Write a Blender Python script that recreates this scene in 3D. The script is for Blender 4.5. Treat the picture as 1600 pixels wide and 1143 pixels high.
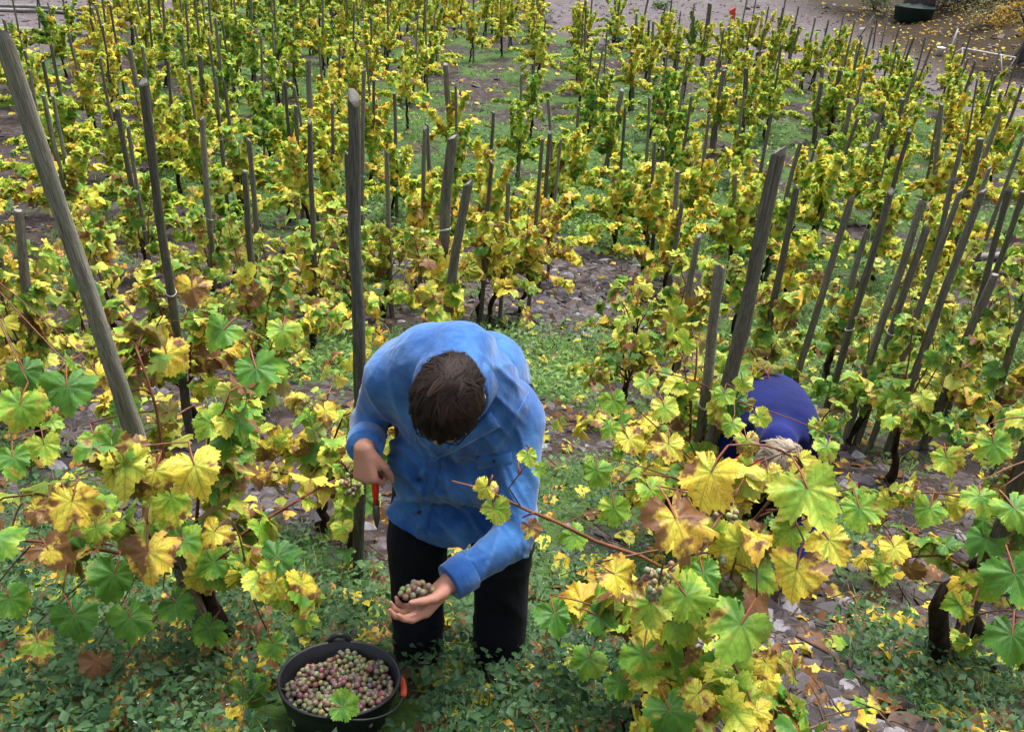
import bpy, math, random, os
import numpy as np
from mathutils import Vector, Matrix
from mathutils.bvhtree import BVHTree

for _o in list(bpy.data.objects):
    bpy.data.objects.remove(_o, do_unlink=True)
SC = bpy.context.scene
COL = SC.collection
rnd = random.Random(11)
rng = np.random.default_rng(11)
R_ = math.radians

# ------------------------------------------------------------------ camera, sky, sun, exposure
FPX, CX, CY = 1400.0, 800.0, 571.5          # focal length and centre in pixels of a 1600 px wide frame
CAMZ, PITCH, ROLL = 1.55, R_(32.7), R_(4.0)
CF = np.array([0, math.cos(PITCH), -math.sin(PITCH)])
_U0 = np.array([0, math.sin(PITCH), math.cos(PITCH)])
CR = np.array([1, 0, 0]) * math.cos(ROLL) + _U0 * math.sin(ROLL)
CU = -np.array([1, 0, 0]) * math.sin(ROLL) + _U0 * math.cos(ROLL)
CAM = np.array([0, 0, CAMZ])
cd = bpy.data.cameras.new('camera')
cd.sensor_width = 36.0
cd.lens = 36.0 * FPX / 1600.0
cd.clip_start, cd.clip_end = 0.05, 600.0
cam = bpy.data.objects.new('camera', cd)
COL.objects.link(cam)
cam.matrix_world = Matrix(((CR[0], CU[0], -CF[0], 0), (CR[1], CU[1], -CF[1], 0), (CR[2], CU[2], -CF[2], CAMZ), (0, 0, 0, 1)))
SC.camera = cam

SUN_EL, SUN_AZ = R_(66), R_(24)             # soft light from beyond and to the side; azimuth from +Y towards +X
world = bpy.data.worlds.new('World')
SC.world = world
world.use_nodes = True
_n, _l = world.node_tree.nodes, world.node_tree.links
_bg = _n['Background']
_sky = _n.new('ShaderNodeTexSky')
_sky.sky_type = 'NISHITA'
_sky.sun_disc = False
_sky.sun_elevation = SUN_EL
_sky.sun_rotation = SUN_AZ
_sky.air_density, _sky.dust_density = 1.0, 3.0
_hs = _n.new('ShaderNodeHueSaturation')
_hs.inputs['Saturation'].default_value = 0.42   # thin even cloud
_l.new(_sky.outputs['Color'], _hs.inputs['Color'])
_l.new(_hs.outputs['Color'], _bg.inputs['Color'])
_bg.inputs['Strength'].default_value = 0.060
sl = bpy.data.lights.new('sun', 'SUN')
sl.energy, sl.angle, sl.color = 1.5, R_(34), (1.0, 0.975, 0.935)
sun = bpy.data.objects.new('sun', sl)
COL.objects.link(sun)
sun.rotation_euler = Vector((-math.sin(SUN_AZ) * math.cos(SUN_EL), -math.cos(SUN_AZ) * math.cos(SUN_EL), -math.sin(SUN_EL))).to_track_quat('-Z', 'Y').to_euler()
vs = SC.view_settings
vs.view_transform, vs.look, vs.exposure, vs.gamma = 'Standard', 'None', 2.3, 1.0
vs.use_curve_mapping = False
cy = SC.cycles
cy.max_bounces, cy.diffuse_bounces, cy.glossy_bounces, cy.transmission_bounces, cy.transparent_max_bounces = 4, 3, 1, 3, 4
cy.use_denoising = True
cy.use_adaptive_sampling, cy.adaptive_threshold = True, 0.03
cy.caustics_reflective = cy.caustics_refractive = False

# ------------------------------------------------------------------ terrain and pixel helpers
_PY = np.array([-60, -8, 0, 2, 2.5, 4, 6, 8, 10, 13, 17, 21, 26, 32, 50, 90, 260.])
_PZ = np.array([18, 3.4, 0, -.87, -1.09, -1.70, -2.45, -3.0, -3.4, -3.85, -4.22, -4.5, -4.95, -5.45, -6.9, -9.5, -18.])
_ys = np.linspace(-60, 260, 6401)
_zs = np.interp(_ys, _PY, _PZ)
_k = np.exp(-np.linspace(-2, 2, 41) ** 2); _k /= _k.sum()
_zs2 = np.convolve(np.pad(_zs, 20, mode='reflect', reflect_type='odd'), _k, 'valid')

def gz(x, y):
    x, y = np.asarray(x, float), np.asarray(y, float)
    z = np.interp(y, _ys, _zs2)
    z = z + 0.022 * np.sin(2.1 * x + 0.7 * y) * np.sin(1.3 * y - 0.9 * x) + 0.012 * np.sin(5.3 * x + 1.1) * np.sin(4.7 * y + 0.4)
    far = np.clip((y - 30) / 20, 0, 1)
    bank = np.clip((x - 13.0 - 0.2 * (y - 30)) / 6, 0, 1) * np.clip((y - 27) / 8, 0, 1)
    return z + far * 0.12 * np.sin(.35 * x + .2 * y) + bank * bank * (3 - 2 * bank) * 1.2

def ray(px, py):
    d = CF + CR * (px - CX) / FPX - CU * (py - CY) / FPX
    return d / d[1]

def W(px, py, D):
    """The point seen at a pixel of the photograph, D metres ahead of the camera."""
    return CAM + ray(px, py) * D

_STEPS = np.concatenate([np.arange(.5, 12, .02), np.arange(12, 120, .1)])
def gpix(px, py):
    r = ray(px, py)
    P = CAM[None] + r[None] * _STEPS[:, None]
    below = P[:, 2] < gz(P[:, 0], P[:, 1])
    if not below.any():
        return P[-1]
    i = int(np.argmax(below))
    return np.array([P[i, 0], P[i, 1], float(gz(P[i, 0], P[i, 1]))])

def to_px(P):
    P = np.atleast_2d(P) - CAM
    z = P @ CF
    return np.stack([CX + FPX * (P @ CR) / z, CY - FPX * (P @ CU) / z, z], 1)

# ------------------------------------------------------------------ object helpers
def tag(o, label=None, cat=None, group=None, kind=None):
    if label: o['label'] = label
    if cat: o['category'] = cat
    if group: o['group'] = group
    if kind: o['kind'] = kind
    return o

def empty(name, loc=(0, 0, 0)):
    o = bpy.data.objects.new(name, None)
    o.empty_display_size = .1
    COL.objects.link(o)
    o.location = loc
    return o

def put(name, me, parent=None, mat=None):
    """Links a mesh whose vertices are in world space (parents are unrotated Empties or meshes)."""
    o = bpy.data.objects.new(name, me)
    COL.objects.link(o)
    if mat is not None and not me.materials:
        me.materials.append(mat)
    if parent is not None:
        o.parent = parent
        o.matrix_parent_inverse = world_of(parent).inverted()
    return o

def world_of(o):
    m = Matrix.LocRotScale(o.location, o.rotation_euler, o.scale)
    if o.parent is not None:
        m = world_of(o.parent) @ o.matrix_parent_inverse @ m
    return m

def mesh_np(name, V, F, uv=None, col=None, smooth=False, mats=None, midx=None):
    V = np.asarray(V, np.float32); F = np.asarray(F, np.int32)
    me = bpy.data.meshes.new(name)
    k = F.shape[1]
    me.vertices.add(len(V)); me.vertices.foreach_set('co', V.ravel())
    me.loops.add(F.size); me.loops.foreach_set('vertex_index', F.ravel())
    me.polygons.add(len(F))
    me.polygons.foreach_set('loop_start', np.arange(0, F.size, k, dtype=np.int32))
    try:
        me.polygons.foreach_set('loop_total', np.full(len(F), k, np.int32))
    except Exception:
        pass
    me.polygons.foreach_set('use_smooth', np.full(len(F), bool(smooth)))
    for m in (mats or []):
        me.materials.append(m)
    if midx is not None:
        me.polygons.foreach_set('material_index', np.asarray(midx, np.int32))
    if uv is not None:
        ul = me.uv_layers.new(name='UVMap')
        ul.data.foreach_set('uv', np.asarray(uv, np.float32)[F.ravel()].ravel())
    if col is not None:
        a = me.color_attributes.new('Col', 'FLOAT_COLOR', 'POINT')
        c = np.asarray(col, np.float32)
        if c.shape[1] == 3:
            c = np.concatenate([c, np.ones((len(c), 1), np.float32)], 1)
        a.data.foreach_set('color', c.ravel())
    me.update(); me.validate()
    return me

class MB:
    """Collects boxes, tubes and lathes as quads and triangles; build() links them as one mesh."""
    def __init__(s):
        s.v, s.f = [], []
    def add(s, vs, fs):
        b = len(s.v)
        s.v += [tuple(map(float, p)) for p in vs]
        s.f += [tuple(i + b for i in f) for f in fs]
        return s
    def tube(s, pts, rad, n=8, cap=True, squash=None, twist=0.0):
        pts = [np.asarray(p, float) for p in pts]
        rad = [rad] * len(pts) if np.isscalar(rad) else list(rad)
        ref = None; vs = []
        for i, p in enumerate(pts):
            t = pts[min(i + 1, len(pts) - 1)] - pts[max(i - 1, 0)]
            t = t / (np.linalg.norm(t) + 1e-9)
            if ref is None:
                ref = np.array([1., 0, 0]) if abs(t[0]) < .8 else np.array([0, 1., 0])
            a = ref - t * (ref @ t); a /= np.linalg.norm(a) + 1e-9
            ref = a; b = np.cross(t, a)
            for k in range(n):
                q = 2 * math.pi * k / n + twist * i
                sq = squash or 1.0
                vs.append(p + rad[i] * (a * math.cos(q) + b * math.sin(q) * sq))
        m = len(pts)
        fs = [(i * n + k, i * n + (k + 1) % n, (i + 1) * n + (k + 1) % n, (i + 1) * n + k) for i in range(m - 1) for k in range(n)]
        if cap:
            fs += [tuple(range(n - 1, -1, -1)), tuple((m - 1) * n + k for k in range(n))]
        return s.add(vs, fs)
    def box(s, c, h, rot=None):
        c = np.asarray(c, float)
        M = np.eye(3) if rot is None else np.array(rot)
        vs = [c + M @ (np.array([x, y, z]) * np.asarray(h)) for x in (-1, 1) for y in (-1, 1) for z in (-1, 1)]
        return s.add(vs, [(0, 1, 3, 2), (4, 6, 7, 5), (0, 4, 5, 1), (2, 3, 7, 6), (0, 2, 6, 4), (1, 5, 7, 3)])
    def lathe(s, prof, n=48, M=None):
        vs = []
        for r, z in prof:
            for k in range(n):
                q = 2 * math.pi * k / n
                vs.append((r * math.cos(q), r * math.sin(q), z))
        if M is not None:
            vs = [tuple(M @ Vector(v)) for v in vs]
        return s.add(vs, [(i * n + k, i * n + (k + 1) % n, (i + 1) * n + (k + 1) % n, (i + 1) * n + k) for i in range(len(prof) - 1) for k in range(n)])
    def mesh(s, name, mat=None, smooth=True):
        me = bpy.data.meshes.new(name)
        me.from_pydata(s.v, [], s.f)
        if mat: me.materials.append(mat)
        if smooth: me.polygons.foreach_set('use_smooth', [True] * len(me.polygons))
        me.update()
        return me
    def build(s, name, mat=None, parent=None, smooth=True):
        return put(name, s.mesh(name, mat, smooth), parent)

# ------------------------------------------------------------------ materials
def new_mat(name):
    m = bpy.data.materials.new(name); m.use_nodes = True
    nt = m.node_tree; nt.nodes.clear()
    out = nt.nodes.new('ShaderNodeOutputMaterial')
    return m, nt, out

class NT:
    def __init__(s, nt): s.nt = nt
    def n(s, t, **kw):
        x = s.nt.nodes.new(t)
        for k, v in kw.items():
            setattr(x, k, v)
        return x
    def link(s, a, b): s.nt.links.new(a, b)
    def val(s, sock, v):
        if isinstance(v, (int, float, tuple, list)):
            sock.default_value = v
        else:
            s.nt.links.new(v, sock)
    def math(s, op, a, b=0.0, c=None, clamp=False):
        x = s.n('ShaderNodeMath', operation=op, use_clamp=clamp)
        s.val(x.inputs[0], a); s.val(x.inputs[1], b)
        if c is not None: s.val(x.inputs[2], c)
        return x.outputs[0]
    def noise(s, vec, scale, detail=3, rough=.55, dim='3D', w=None, dist=0.0):
        x = s.n('ShaderNodeTexNoise', noise_dimensions=dim)
        x.inputs['Scale'].default_value = scale; x.inputs['Detail'].default_value = detail
        x.inputs['Roughness'].default_value = rough; x.inputs['Distortion'].default_value = dist
        if vec is not None: s.link(vec, x.inputs['Vector'])
        if w is not None: s.val(x.inputs['W'], w)
        return x
    def ramp(s, fac, stops, interp='LINEAR'):
        x = s.n('ShaderNodeValToRGB'); cr = x.color_ramp; cr.interpolation = interp
        while len(cr.elements) < len(stops): cr.elements.new(.5)
        for e, (p, c) in zip(cr.elements, stops):
            e.position = p; e.color = (*c, 1) if len(c) == 3 else c
        s.val(x.inputs[0], fac)
        return x.outputs[0]
    def mix(s, fac, a, b, mode='MIX'):
        x = s.n('ShaderNodeMix', data_type='RGBA', blend_type=mode)
        s.val(x.inputs[0], fac)
        for sock, v in ((x.inputs[6], a), (x.inputs[7], b)):
            s.val(sock, (*v, 1) if isinstance(v, tuple) and len(v) == 3 else v)
        return x.outputs[2]
    def maprange(s, v, a, b, c=0.0, d=1.0):
        x = s.n('ShaderNodeMapRange'); s.val(x.inputs[0], v)
        for i, q in enumerate((a, b, c, d)): s.val(x.inputs[i + 1], q)
        return x.outputs[0]
    def bump(s, h, strength=.3, dist=.01):
        x = s.n('ShaderNodeBump'); x.inputs['Strength'].default_value = strength; x.inputs['Distance'].default_value = dist
        s.link(h, x.inputs['Height'])
        return x.outputs[0]
    def bsdf(s, out, color, rough=.7, spec=.3, normal=None, **kw):
        b = s.n('ShaderNodeBsdfPrincipled')
        s.val(b.inputs['Base Color'], (*color, 1) if isinstance(color, tuple) and len(color) == 3 else color)
        s.val(b.inputs['Roughness'], rough)
        b.inputs['Specular IOR Level'].default_value = spec
        for k, v in kw.items(): s.val(b.inputs[k.replace('_', ' ')], v)
        if normal is not None: s.link(normal, b.inputs['Normal'])
        if out is not None: s.link(b.outputs[0], out.inputs['Surface'])
        return b

LEAF_RAMP = [(0.0, (.020, .105, .014)), (.22, (.075, .235, .024)), (.41, (.260, .440, .042)), (.58, (.590, .610, .080)),
             (.77, (.840, .640, .070)), (.91, (.720, .390, .050)), (1.0, (.38, .16, .035))]
def leaf_material(name, mode):
    m, nt, out = new_mat(name); N = NT(nt)
    if mode == 'object':
        src = N.n('ShaderNodeObjectInfo').outputs['Color']
    else:
        src = N.n('ShaderNodeAttribute', attribute_name='Col').outputs['Color']
    sep = N.n('ShaderNodeSeparateColor'); N.link(src, sep.inputs[0])
    tone, brown, seed = sep.outputs[0], sep.outputs[1], sep.outputs[2]
    uv = N.n('ShaderNodeUVMap', uv_map='UVMap').outputs[0]
    sx = N.n('ShaderNodeSeparateXYZ'); N.link(uv, sx.inputs[0])
    x = N.math('MULTIPLY_ADD', sx.outputs[0], 2, -1.0); y = N.math('MULTIPLY_ADD', sx.outputs[1], 2, -1.0)
    ax = N.math('ABSOLUTE', x)
    r = N.math('SQRT', N.math('ADD', N.math('MULTIPLY', x, x), N.math('MULTIPLY', y, y)))
    cmb = N.n('ShaderNodeCombineXYZ'); N.link(x, cmb.inputs[0]); N.link(y, cmb.inputs[1]); N.link(N.math('MULTIPLY', seed, 57.0), cmb.inputs[2])
    P = cmb.outputs[0]
    vmin = None
    for a in (0.0, 50.0, 108.0):
        dx, dy = math.sin(R_(a)), math.cos(R_(a))
        perp = N.math('ABSOLUTE', N.math('SUBTRACT', N.math('MULTIPLY', ax, dy), N.math('MULTIPLY', y, dx)))
        back = N.math('MAXIMUM', N.math('MULTIPLY', N.math('ADD', N.math('MULTIPLY', ax, dx), N.math('MULTIPLY', y, dy)), -1.0), 0.0)
        d = N.math('ADD', perp, back)
        # side veins leaving the main one
        al = N.math('ADD', N.math('MULTIPLY', ax, dx), N.math('MULTIPLY', y, dy))
        t = N.math('PINGPONG', N.math('SUBTRACT', al, N.math('MULTIPLY', perp, .85)), .11)
        d2 = N.math('ADD', N.math('MULTIPLY', t, .8), N.math('ADD', .012, N.math('MULTIPLY', N.math('MAXIMUM', N.math('SUBTRACT', perp, .26), 0.0), 2.0)))
        d = N.math('MINIMUM', d, d2)
        vmin = d if vmin is None else N.math('MINIMUM', vmin, d)
    vein = N.maprange(vmin, .012, .035, 1.0, 0.0)
    near = N.maprange(vmin, .0, .13, 1.0, 0.0)
    n1 = N.noise(P, 1.9, 3); n2 = N.noise(P, 1.35, 4, .6); n3 = N.noise(P, 9.0, 2)
    t = N.math('ADD', tone, N.math('MULTIPLY', N.math('SUBTRACT', n1.outputs[0], .5), .55))
    t = N.math('ADD', t, N.math('MULTIPLY', N.math('SUBTRACT', r, .55), .20))
    t = N.math('SUBTRACT', t, N.math('MULTIPLY', near, .07))
    t = N.math('ADD', t, N.math('MULTIPLY', N.math('SUBTRACT', n3.outputs[0], .5), .14))
    col = N.ramp(t, LEAF_RAMP)
    vcol = N.ramp(t, [(.25, (.13, .26, .06)), (.5, (.22, .27, .04)), (.8, (.24, .19, .02))])
    col = N.mix(N.math('MULTIPLY', vein, .55), col, vcol)
    bm = N.math('ADD', N.math('ADD', n2.outputs[0], N.math('MULTIPLY', r, .16)), N.math('MULTIPLY', brown, .42))
    bmask = N.maprange(bm, .80, .87)
    rim = N.math('MULTIPLY', N.maprange(bm, .74, .80), .55)
    col = N.mix(rim, col, (.60, .36, .07))
    bcol = N.mix(n3.outputs[0], (.10, .042, .020), (.27, .125, .052))
    col = N.mix(bmask, col, bcol)
    spot = N.maprange(N.noise(P, 10.0, 2).outputs[0], .64, .69)
    col = N.mix(N.math('MULTIPLY', spot, .55), col, (.16, .09, .035))
    geo = N.n('ShaderNodeNewGeometry')
    col = N.mix(N.math('MULTIPLY', geo.outputs['Backfacing'], .35), col, (.36, .40, .17))
    h = N.math('ADD', N.math('MULTIPLY', near, -.5), N.math('MULTIPLY', n3.outputs[0], .5))
    b = N.bsdf(None, col, .48, .30, N.bump(h, .28, .005))
    tr = N.n('ShaderNodeBsdfTranslucent'); N.link(N.mix(.12, col, (.75, .68, .08), 'MIX'), tr.inputs[0])
    mx = N.n('ShaderNodeMixShader'); mx.inputs[0].default_value = .42
    N.link(b.outputs[0], mx.inputs[1]); N.link(tr.outputs[0], mx.inputs[2]); N.link(mx.outputs[0], out.inputs['Surface'])
    return m

def far_leaf_material(name):
    m, nt, out = new_mat(name); N = NT(nt)
    sep = N.n('ShaderNodeSeparateColor'); N.link(N.n('ShaderNodeAttribute', attribute_name='Col').outputs['Color'], sep.inputs[0])
    P = N.n('ShaderNodeTexCoord').outputs['Object']
    nz = N.noise(P, 22.0, 2)
    t = N.math('ADD', sep.outputs[0], N.math('MULTIPLY', N.math('SUBTRACT', nz.outputs[0], .5), .45))
    col = N.ramp(t, LEAF_RAMP)
    b = N.math('ADD', N.math('MULTIPLY', nz.outputs[0], .6), N.math('MULTIPLY', sep.outputs[1], .55))
    col = N.mix(N.maprange(b, .64, .74), col, (.20, .090, .040))
    d = N.bsdf(None, col, .5, .25)
    tr = N.n('ShaderNodeBsdfTranslucent'); N.link(N.mix(.22, col, (.75, .68, .12)), tr.inputs[0])
    mx = N.n('ShaderNodeMixShader'); mx.inputs[0].default_value = .46
    N.link(d.outputs[0], mx.inputs[1]); N.link(tr.outputs[0], mx.inputs[2]); N.link(mx.outputs[0], out.inputs['Surface'])
    return m

def simple_mat(name, color, rough=.7, spec=.3, var=.35, scale=12.0, bump=.2, bdist=.004, col2=None, stretch=None, obj_var=0.0, **kw):
    m, nt, out = new_mat(name); N = NT(nt)
    tc = N.n('ShaderNodeTexCoord'); vec = tc.outputs['Object']
    oi = N.n('ShaderNodeObjectInfo')
    ad = N.n('ShaderNodeVectorMath', operation='ADD'); N.link(vec, ad.inputs[0]); N.link(N.math('MULTIPLY', oi.outputs['Random'], 37.0), ad.inputs[1])
    vec = ad.outputs[0]
    if stretch:
        mp = N.n('ShaderNodeMapping'); mp.inputs['Scale'].default_value = stretch; N.link(vec, mp.inputs[0]); vec = mp.outputs[0]
    nz = N.noise(vec, scale, 4)
    c2 = col2 or tuple(c * (1 - var) for c in color)
    c1 = color if col2 else tuple(min(1, c * (1 + var)) for c in color)
    col = N.mix(N.maprange(nz.outputs[0], .3, .7), c2, c1)
    if obj_var:
        hs = N.n('ShaderNodeHueSaturation'); N.link(col, hs.inputs['Color'])
        N.link(N.maprange(oi.outputs['Random'], 0, 1, 1 - obj_var, 1 + obj_var), hs.inputs['Value']); col = hs.outputs[0]
    N.bsdf(out, col, rough, spec, N.bump(nz.outputs[0], bump, bdist) if bump else None, **kw)
    return m

def wood_material():
    m, nt, out = new_mat('weathered_stake_wood'); N = NT(nt)
    tc = N.n('ShaderNodeTexCoord'); oi = N.n('ShaderNodeObjectInfo')
    ad = N.n('ShaderNodeVectorMath', operation='ADD'); N.link(tc.outputs['Object'], ad.inputs[0]); N.link(N.math('MULTIPLY', oi.outputs['Random'], 91.0), ad.inputs[1])
    mp = N.n('ShaderNodeMapping'); mp.inputs['Scale'].default_value = (2.4, 2.4, 2.2); N.link(ad.outputs[0], mp.inputs[0])
    grain = N.noise(mp.outputs[0], 9.0, 6, .65)
    mp2 = N.n('ShaderNodeMapping'); mp2.inputs['Scale'].default_value = (1.2, 1.2, 5.0); N.link(ad.outputs[0], mp2.inputs[0])
    patch = N.noise(mp2.outputs[0], 1.3, 4, .6)
    lich = N.noise(ad.outputs[0], 6.0, 3, .6)
    col = N.ramp(grain.outputs[0], [(.33, (.010, .0085, .0065)), (.46, (.070, .061, .047)), (.66, (.205, .190, .155))])
    col = N.mix(N.maprange(patch.outputs[0], .48, .68, 0, .6), col, (.042, .034, .026))
    col = N.mix(N.maprange(lich.outputs[0], .50, .66, 0, .5), col, (.080, .100, .055))
    hs = N.n('ShaderNodeHueSaturation'); N.link(col, hs.inputs['Color'])
    sc_ = N.n('ShaderNodeSeparateColor'); N.link(oi.outputs['Color'], sc_.inputs[0]); N.link(sc_.outputs[0], hs.inputs['Value'])
    sz = N.n('ShaderNodeSeparateXYZ'); N.link(tc.outputs['Object'], sz.inputs[0])
    top = N.mix(grain.outputs[0], (.10, .09, .08), (.36, .34, .31))
    hs = N.n('ShaderNodeMix', data_type='RGBA') if False else hs
    fin = N.mix(N.maprange(sz.outputs[2], .9965, 1.0005), hs.outputs[0], top)
    N.bsdf(out, fin, .85, .15, N.bump(grain.outputs[0], .6, .006))
    return m

def attr_mat(name, rough=.75, spec=.2, transl=0.0, var=.3, scale=60.0):
    """Colour read from the mesh's per-piece colour."""
    m, nt, out = new_mat(name); N = NT(nt)
    a = N.n('ShaderNodeAttribute', attribute_name='Col').outputs['Color']
    tc = N.n('ShaderNodeTexCoord')
    nz = N.noise(tc.outputs['Object'], scale, 2)
    hs = N.n('ShaderNodeHueSaturation'); N.link(a, hs.inputs['Color']); N.link(N.maprange(nz.outputs[0], .3, .7, 1 - var, 1 + var), hs.inputs['Value'])
    b = N.bsdf(None if transl else out, hs.outputs[0], rough, spec)
    if transl:
        tr = N.n('ShaderNodeBsdfTranslucent'); N.link(hs.outputs[0], tr.inputs[0])
        mx = N.n('ShaderNodeMixShader'); mx.inputs[0].default_value = transl
        N.link(b.outputs[0], mx.inputs[1]); N.link(tr.outputs[0], mx.inputs[2]); N.link(mx.outputs[0], out.inputs['Surface'])
    return m

def object_color_mat(name, rough=.5, spec=.4, var=.25, scale=40.0, bump=.15, **kw):
    m, nt, out = new_mat(name); N = NT(nt)
    oi = N.n('ShaderNodeObjectInfo'); tc = N.n('ShaderNodeTexCoord')
    nz = N.noise(tc.outputs['Object'], scale, 3)
    hs = N.n('ShaderNodeHueSaturation'); N.link(oi.outputs['Color'], hs.inputs['Color']); N.link(N.maprange(nz.outputs[0], .3, .7, 1 - var, 1 + var), hs.inputs['Value'])
    N.bsdf(out, hs.outputs[0], rough, spec, N.bump(nz.outputs[0], bump, .004), **kw)
    return m

M_LEAF = leaf_material('vine_leaf', 'object')
M_LEAFS = far_leaf_material('vine_foliage')
M_PET = simple_mat('red_petiole', (.22, .07, .035), .55, .3, .3, 30)
M_WOOD = wood_material()
M_BARK = simple_mat('vine_bark', (.030, .020, .015), .95, .1, .6, 14, .9, .015, stretch=(3, 3, .7))
M_CANE = simple_mat('vine_cane', (.130, .050, .026), .6, .3, .4, 25, .2, .002, obj_var=.3)
M_WIRE = simple_mat('pale_wire', (.62, .60, .57), .4, .5, .1)
M_STONE = object_color_mat('slate_stone', .8, .25, .3, 25, .4)
M_STUFFSTONE = attr_mat('slate_chips', .8, .25, 0, .3, 40)
M_WEED = attr_mat('weed_leaf', .55, .3, .25, .25, 60)
M_DRY = attr_mat('dry_twig', .85, .15, 0, .4, 50)
# ------------------------------------------------------------------ zones of the ground (world x, y)
_edge = [(-90, 20.0)]
for p in [(0, 108), (80, 82), (150, 40)]:
    q = gpix(*p); _edge.append((q[0], q[1]))
_edge.append((_edge[-1][0] + .6, 44.0))
_q = gpix(850, 36); _edge.append((_q[0] - .5, 44.0))
for p in [(862, 50), (930, 66), (1060, 80), (1200, 92), (1300, 118), (1400, 146), (1500, 168), (1640, 212)]:
    q = gpix(*p); _edge.append((q[0], q[1]))
_edge.append((90, 14.0))
_ex, _ey = np.array(_edge).T
def edge_y(x):
    return np.interp(x, _ex, _ey)

def vnoise(x, y, s, seed=0):
    """Smooth value noise in 0..1."""
    x, y = np.asarray(x, float) * s + seed * 17.3, np.asarray(y, float) * s + seed * 5.7
    xi, yi = np.floor(x), np.floor(y); fx, fy = x - xi, y - yi
    fx, fy = fx * fx * (3 - 2 * fx), fy * fy * (3 - 2 * fy)
    def h(a, b):
        t = np.sin(a * 127.1 + b * 311.7 + seed * 74.7) * 43758.5453
        return t - np.floor(t)
    return (h(xi, yi) * (1 - fx) + h(xi + 1, yi) * fx) * (1 - fy) + (h(xi, yi + 1) * (1 - fx) + h(xi + 1, yi + 1) * fx) * fy

# (pixel x, pixel y, radius in metres, amount) : lush weeds and bare patches seen in the photograph
_blobs = [(100, 1080, .55, .9), (60, 930, .35, .6), (420, 900, .35, .5), (560, 960, .30, .6), (720, 1010, .3, .8), (1400, 1060, .5, 1.0), (1300, 1010, .3, .8),
          (860, 760, .45, .6), (880, 560, .6, .6), (1330, 560, 1.0, 1.0), (1450, 520, 1.2, .9), (980, 330, 1.8, .8), (1190, 400, 1.5, .6), (1030, 1120, .3, .8), (800, 1100, .35, .7),
          (1550, 250, 2.0, .6), (620, 160, 3.0, .3), (640, 250, 2.0, .5), (1560, 620, .6, .5),
          (400, 690, .35, -1.2), (340, 790, .3, -1.0), (870, 480, .8, -1.5), (900, 440, .8, -1.2), (640, 420, .7, -.9), (1230, 1120, .28, -1.6), (1240, 1000, .25, -1.2), (60, 230, 1.6, -.3),
          (1450, 620, .4, -.5), (150, 640, .4, -.5), (1550, 980, .25, -1.0), (330, 370, 1., -.5)]
_blobs = [(*gpix(a, b)[:2], r, w) for a, b, r, w in _blobs]
def greenness(x, y):
    g = .24 + .19 * np.clip((y - 5) / 5, 0, 1) + 1.1 * (vnoise(x, y, .8, 3) - .5) + .9 * (vnoise(x, y, 2.3, 4) - .5) + .4 * (vnoise(x, y, 6.1, 5) - .5)
    for bx, by, r, w in _blobs:
        g = g + w * np.exp(-((x - bx) ** 2 + (y - by) ** 2) / (r * r))
    g = np.clip(g, 0, 1)
    out = np.clip((y - edge_y(x) + 1.0) / 1.5, 0, 1)
    return g * (1 - .93 * out)

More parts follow.
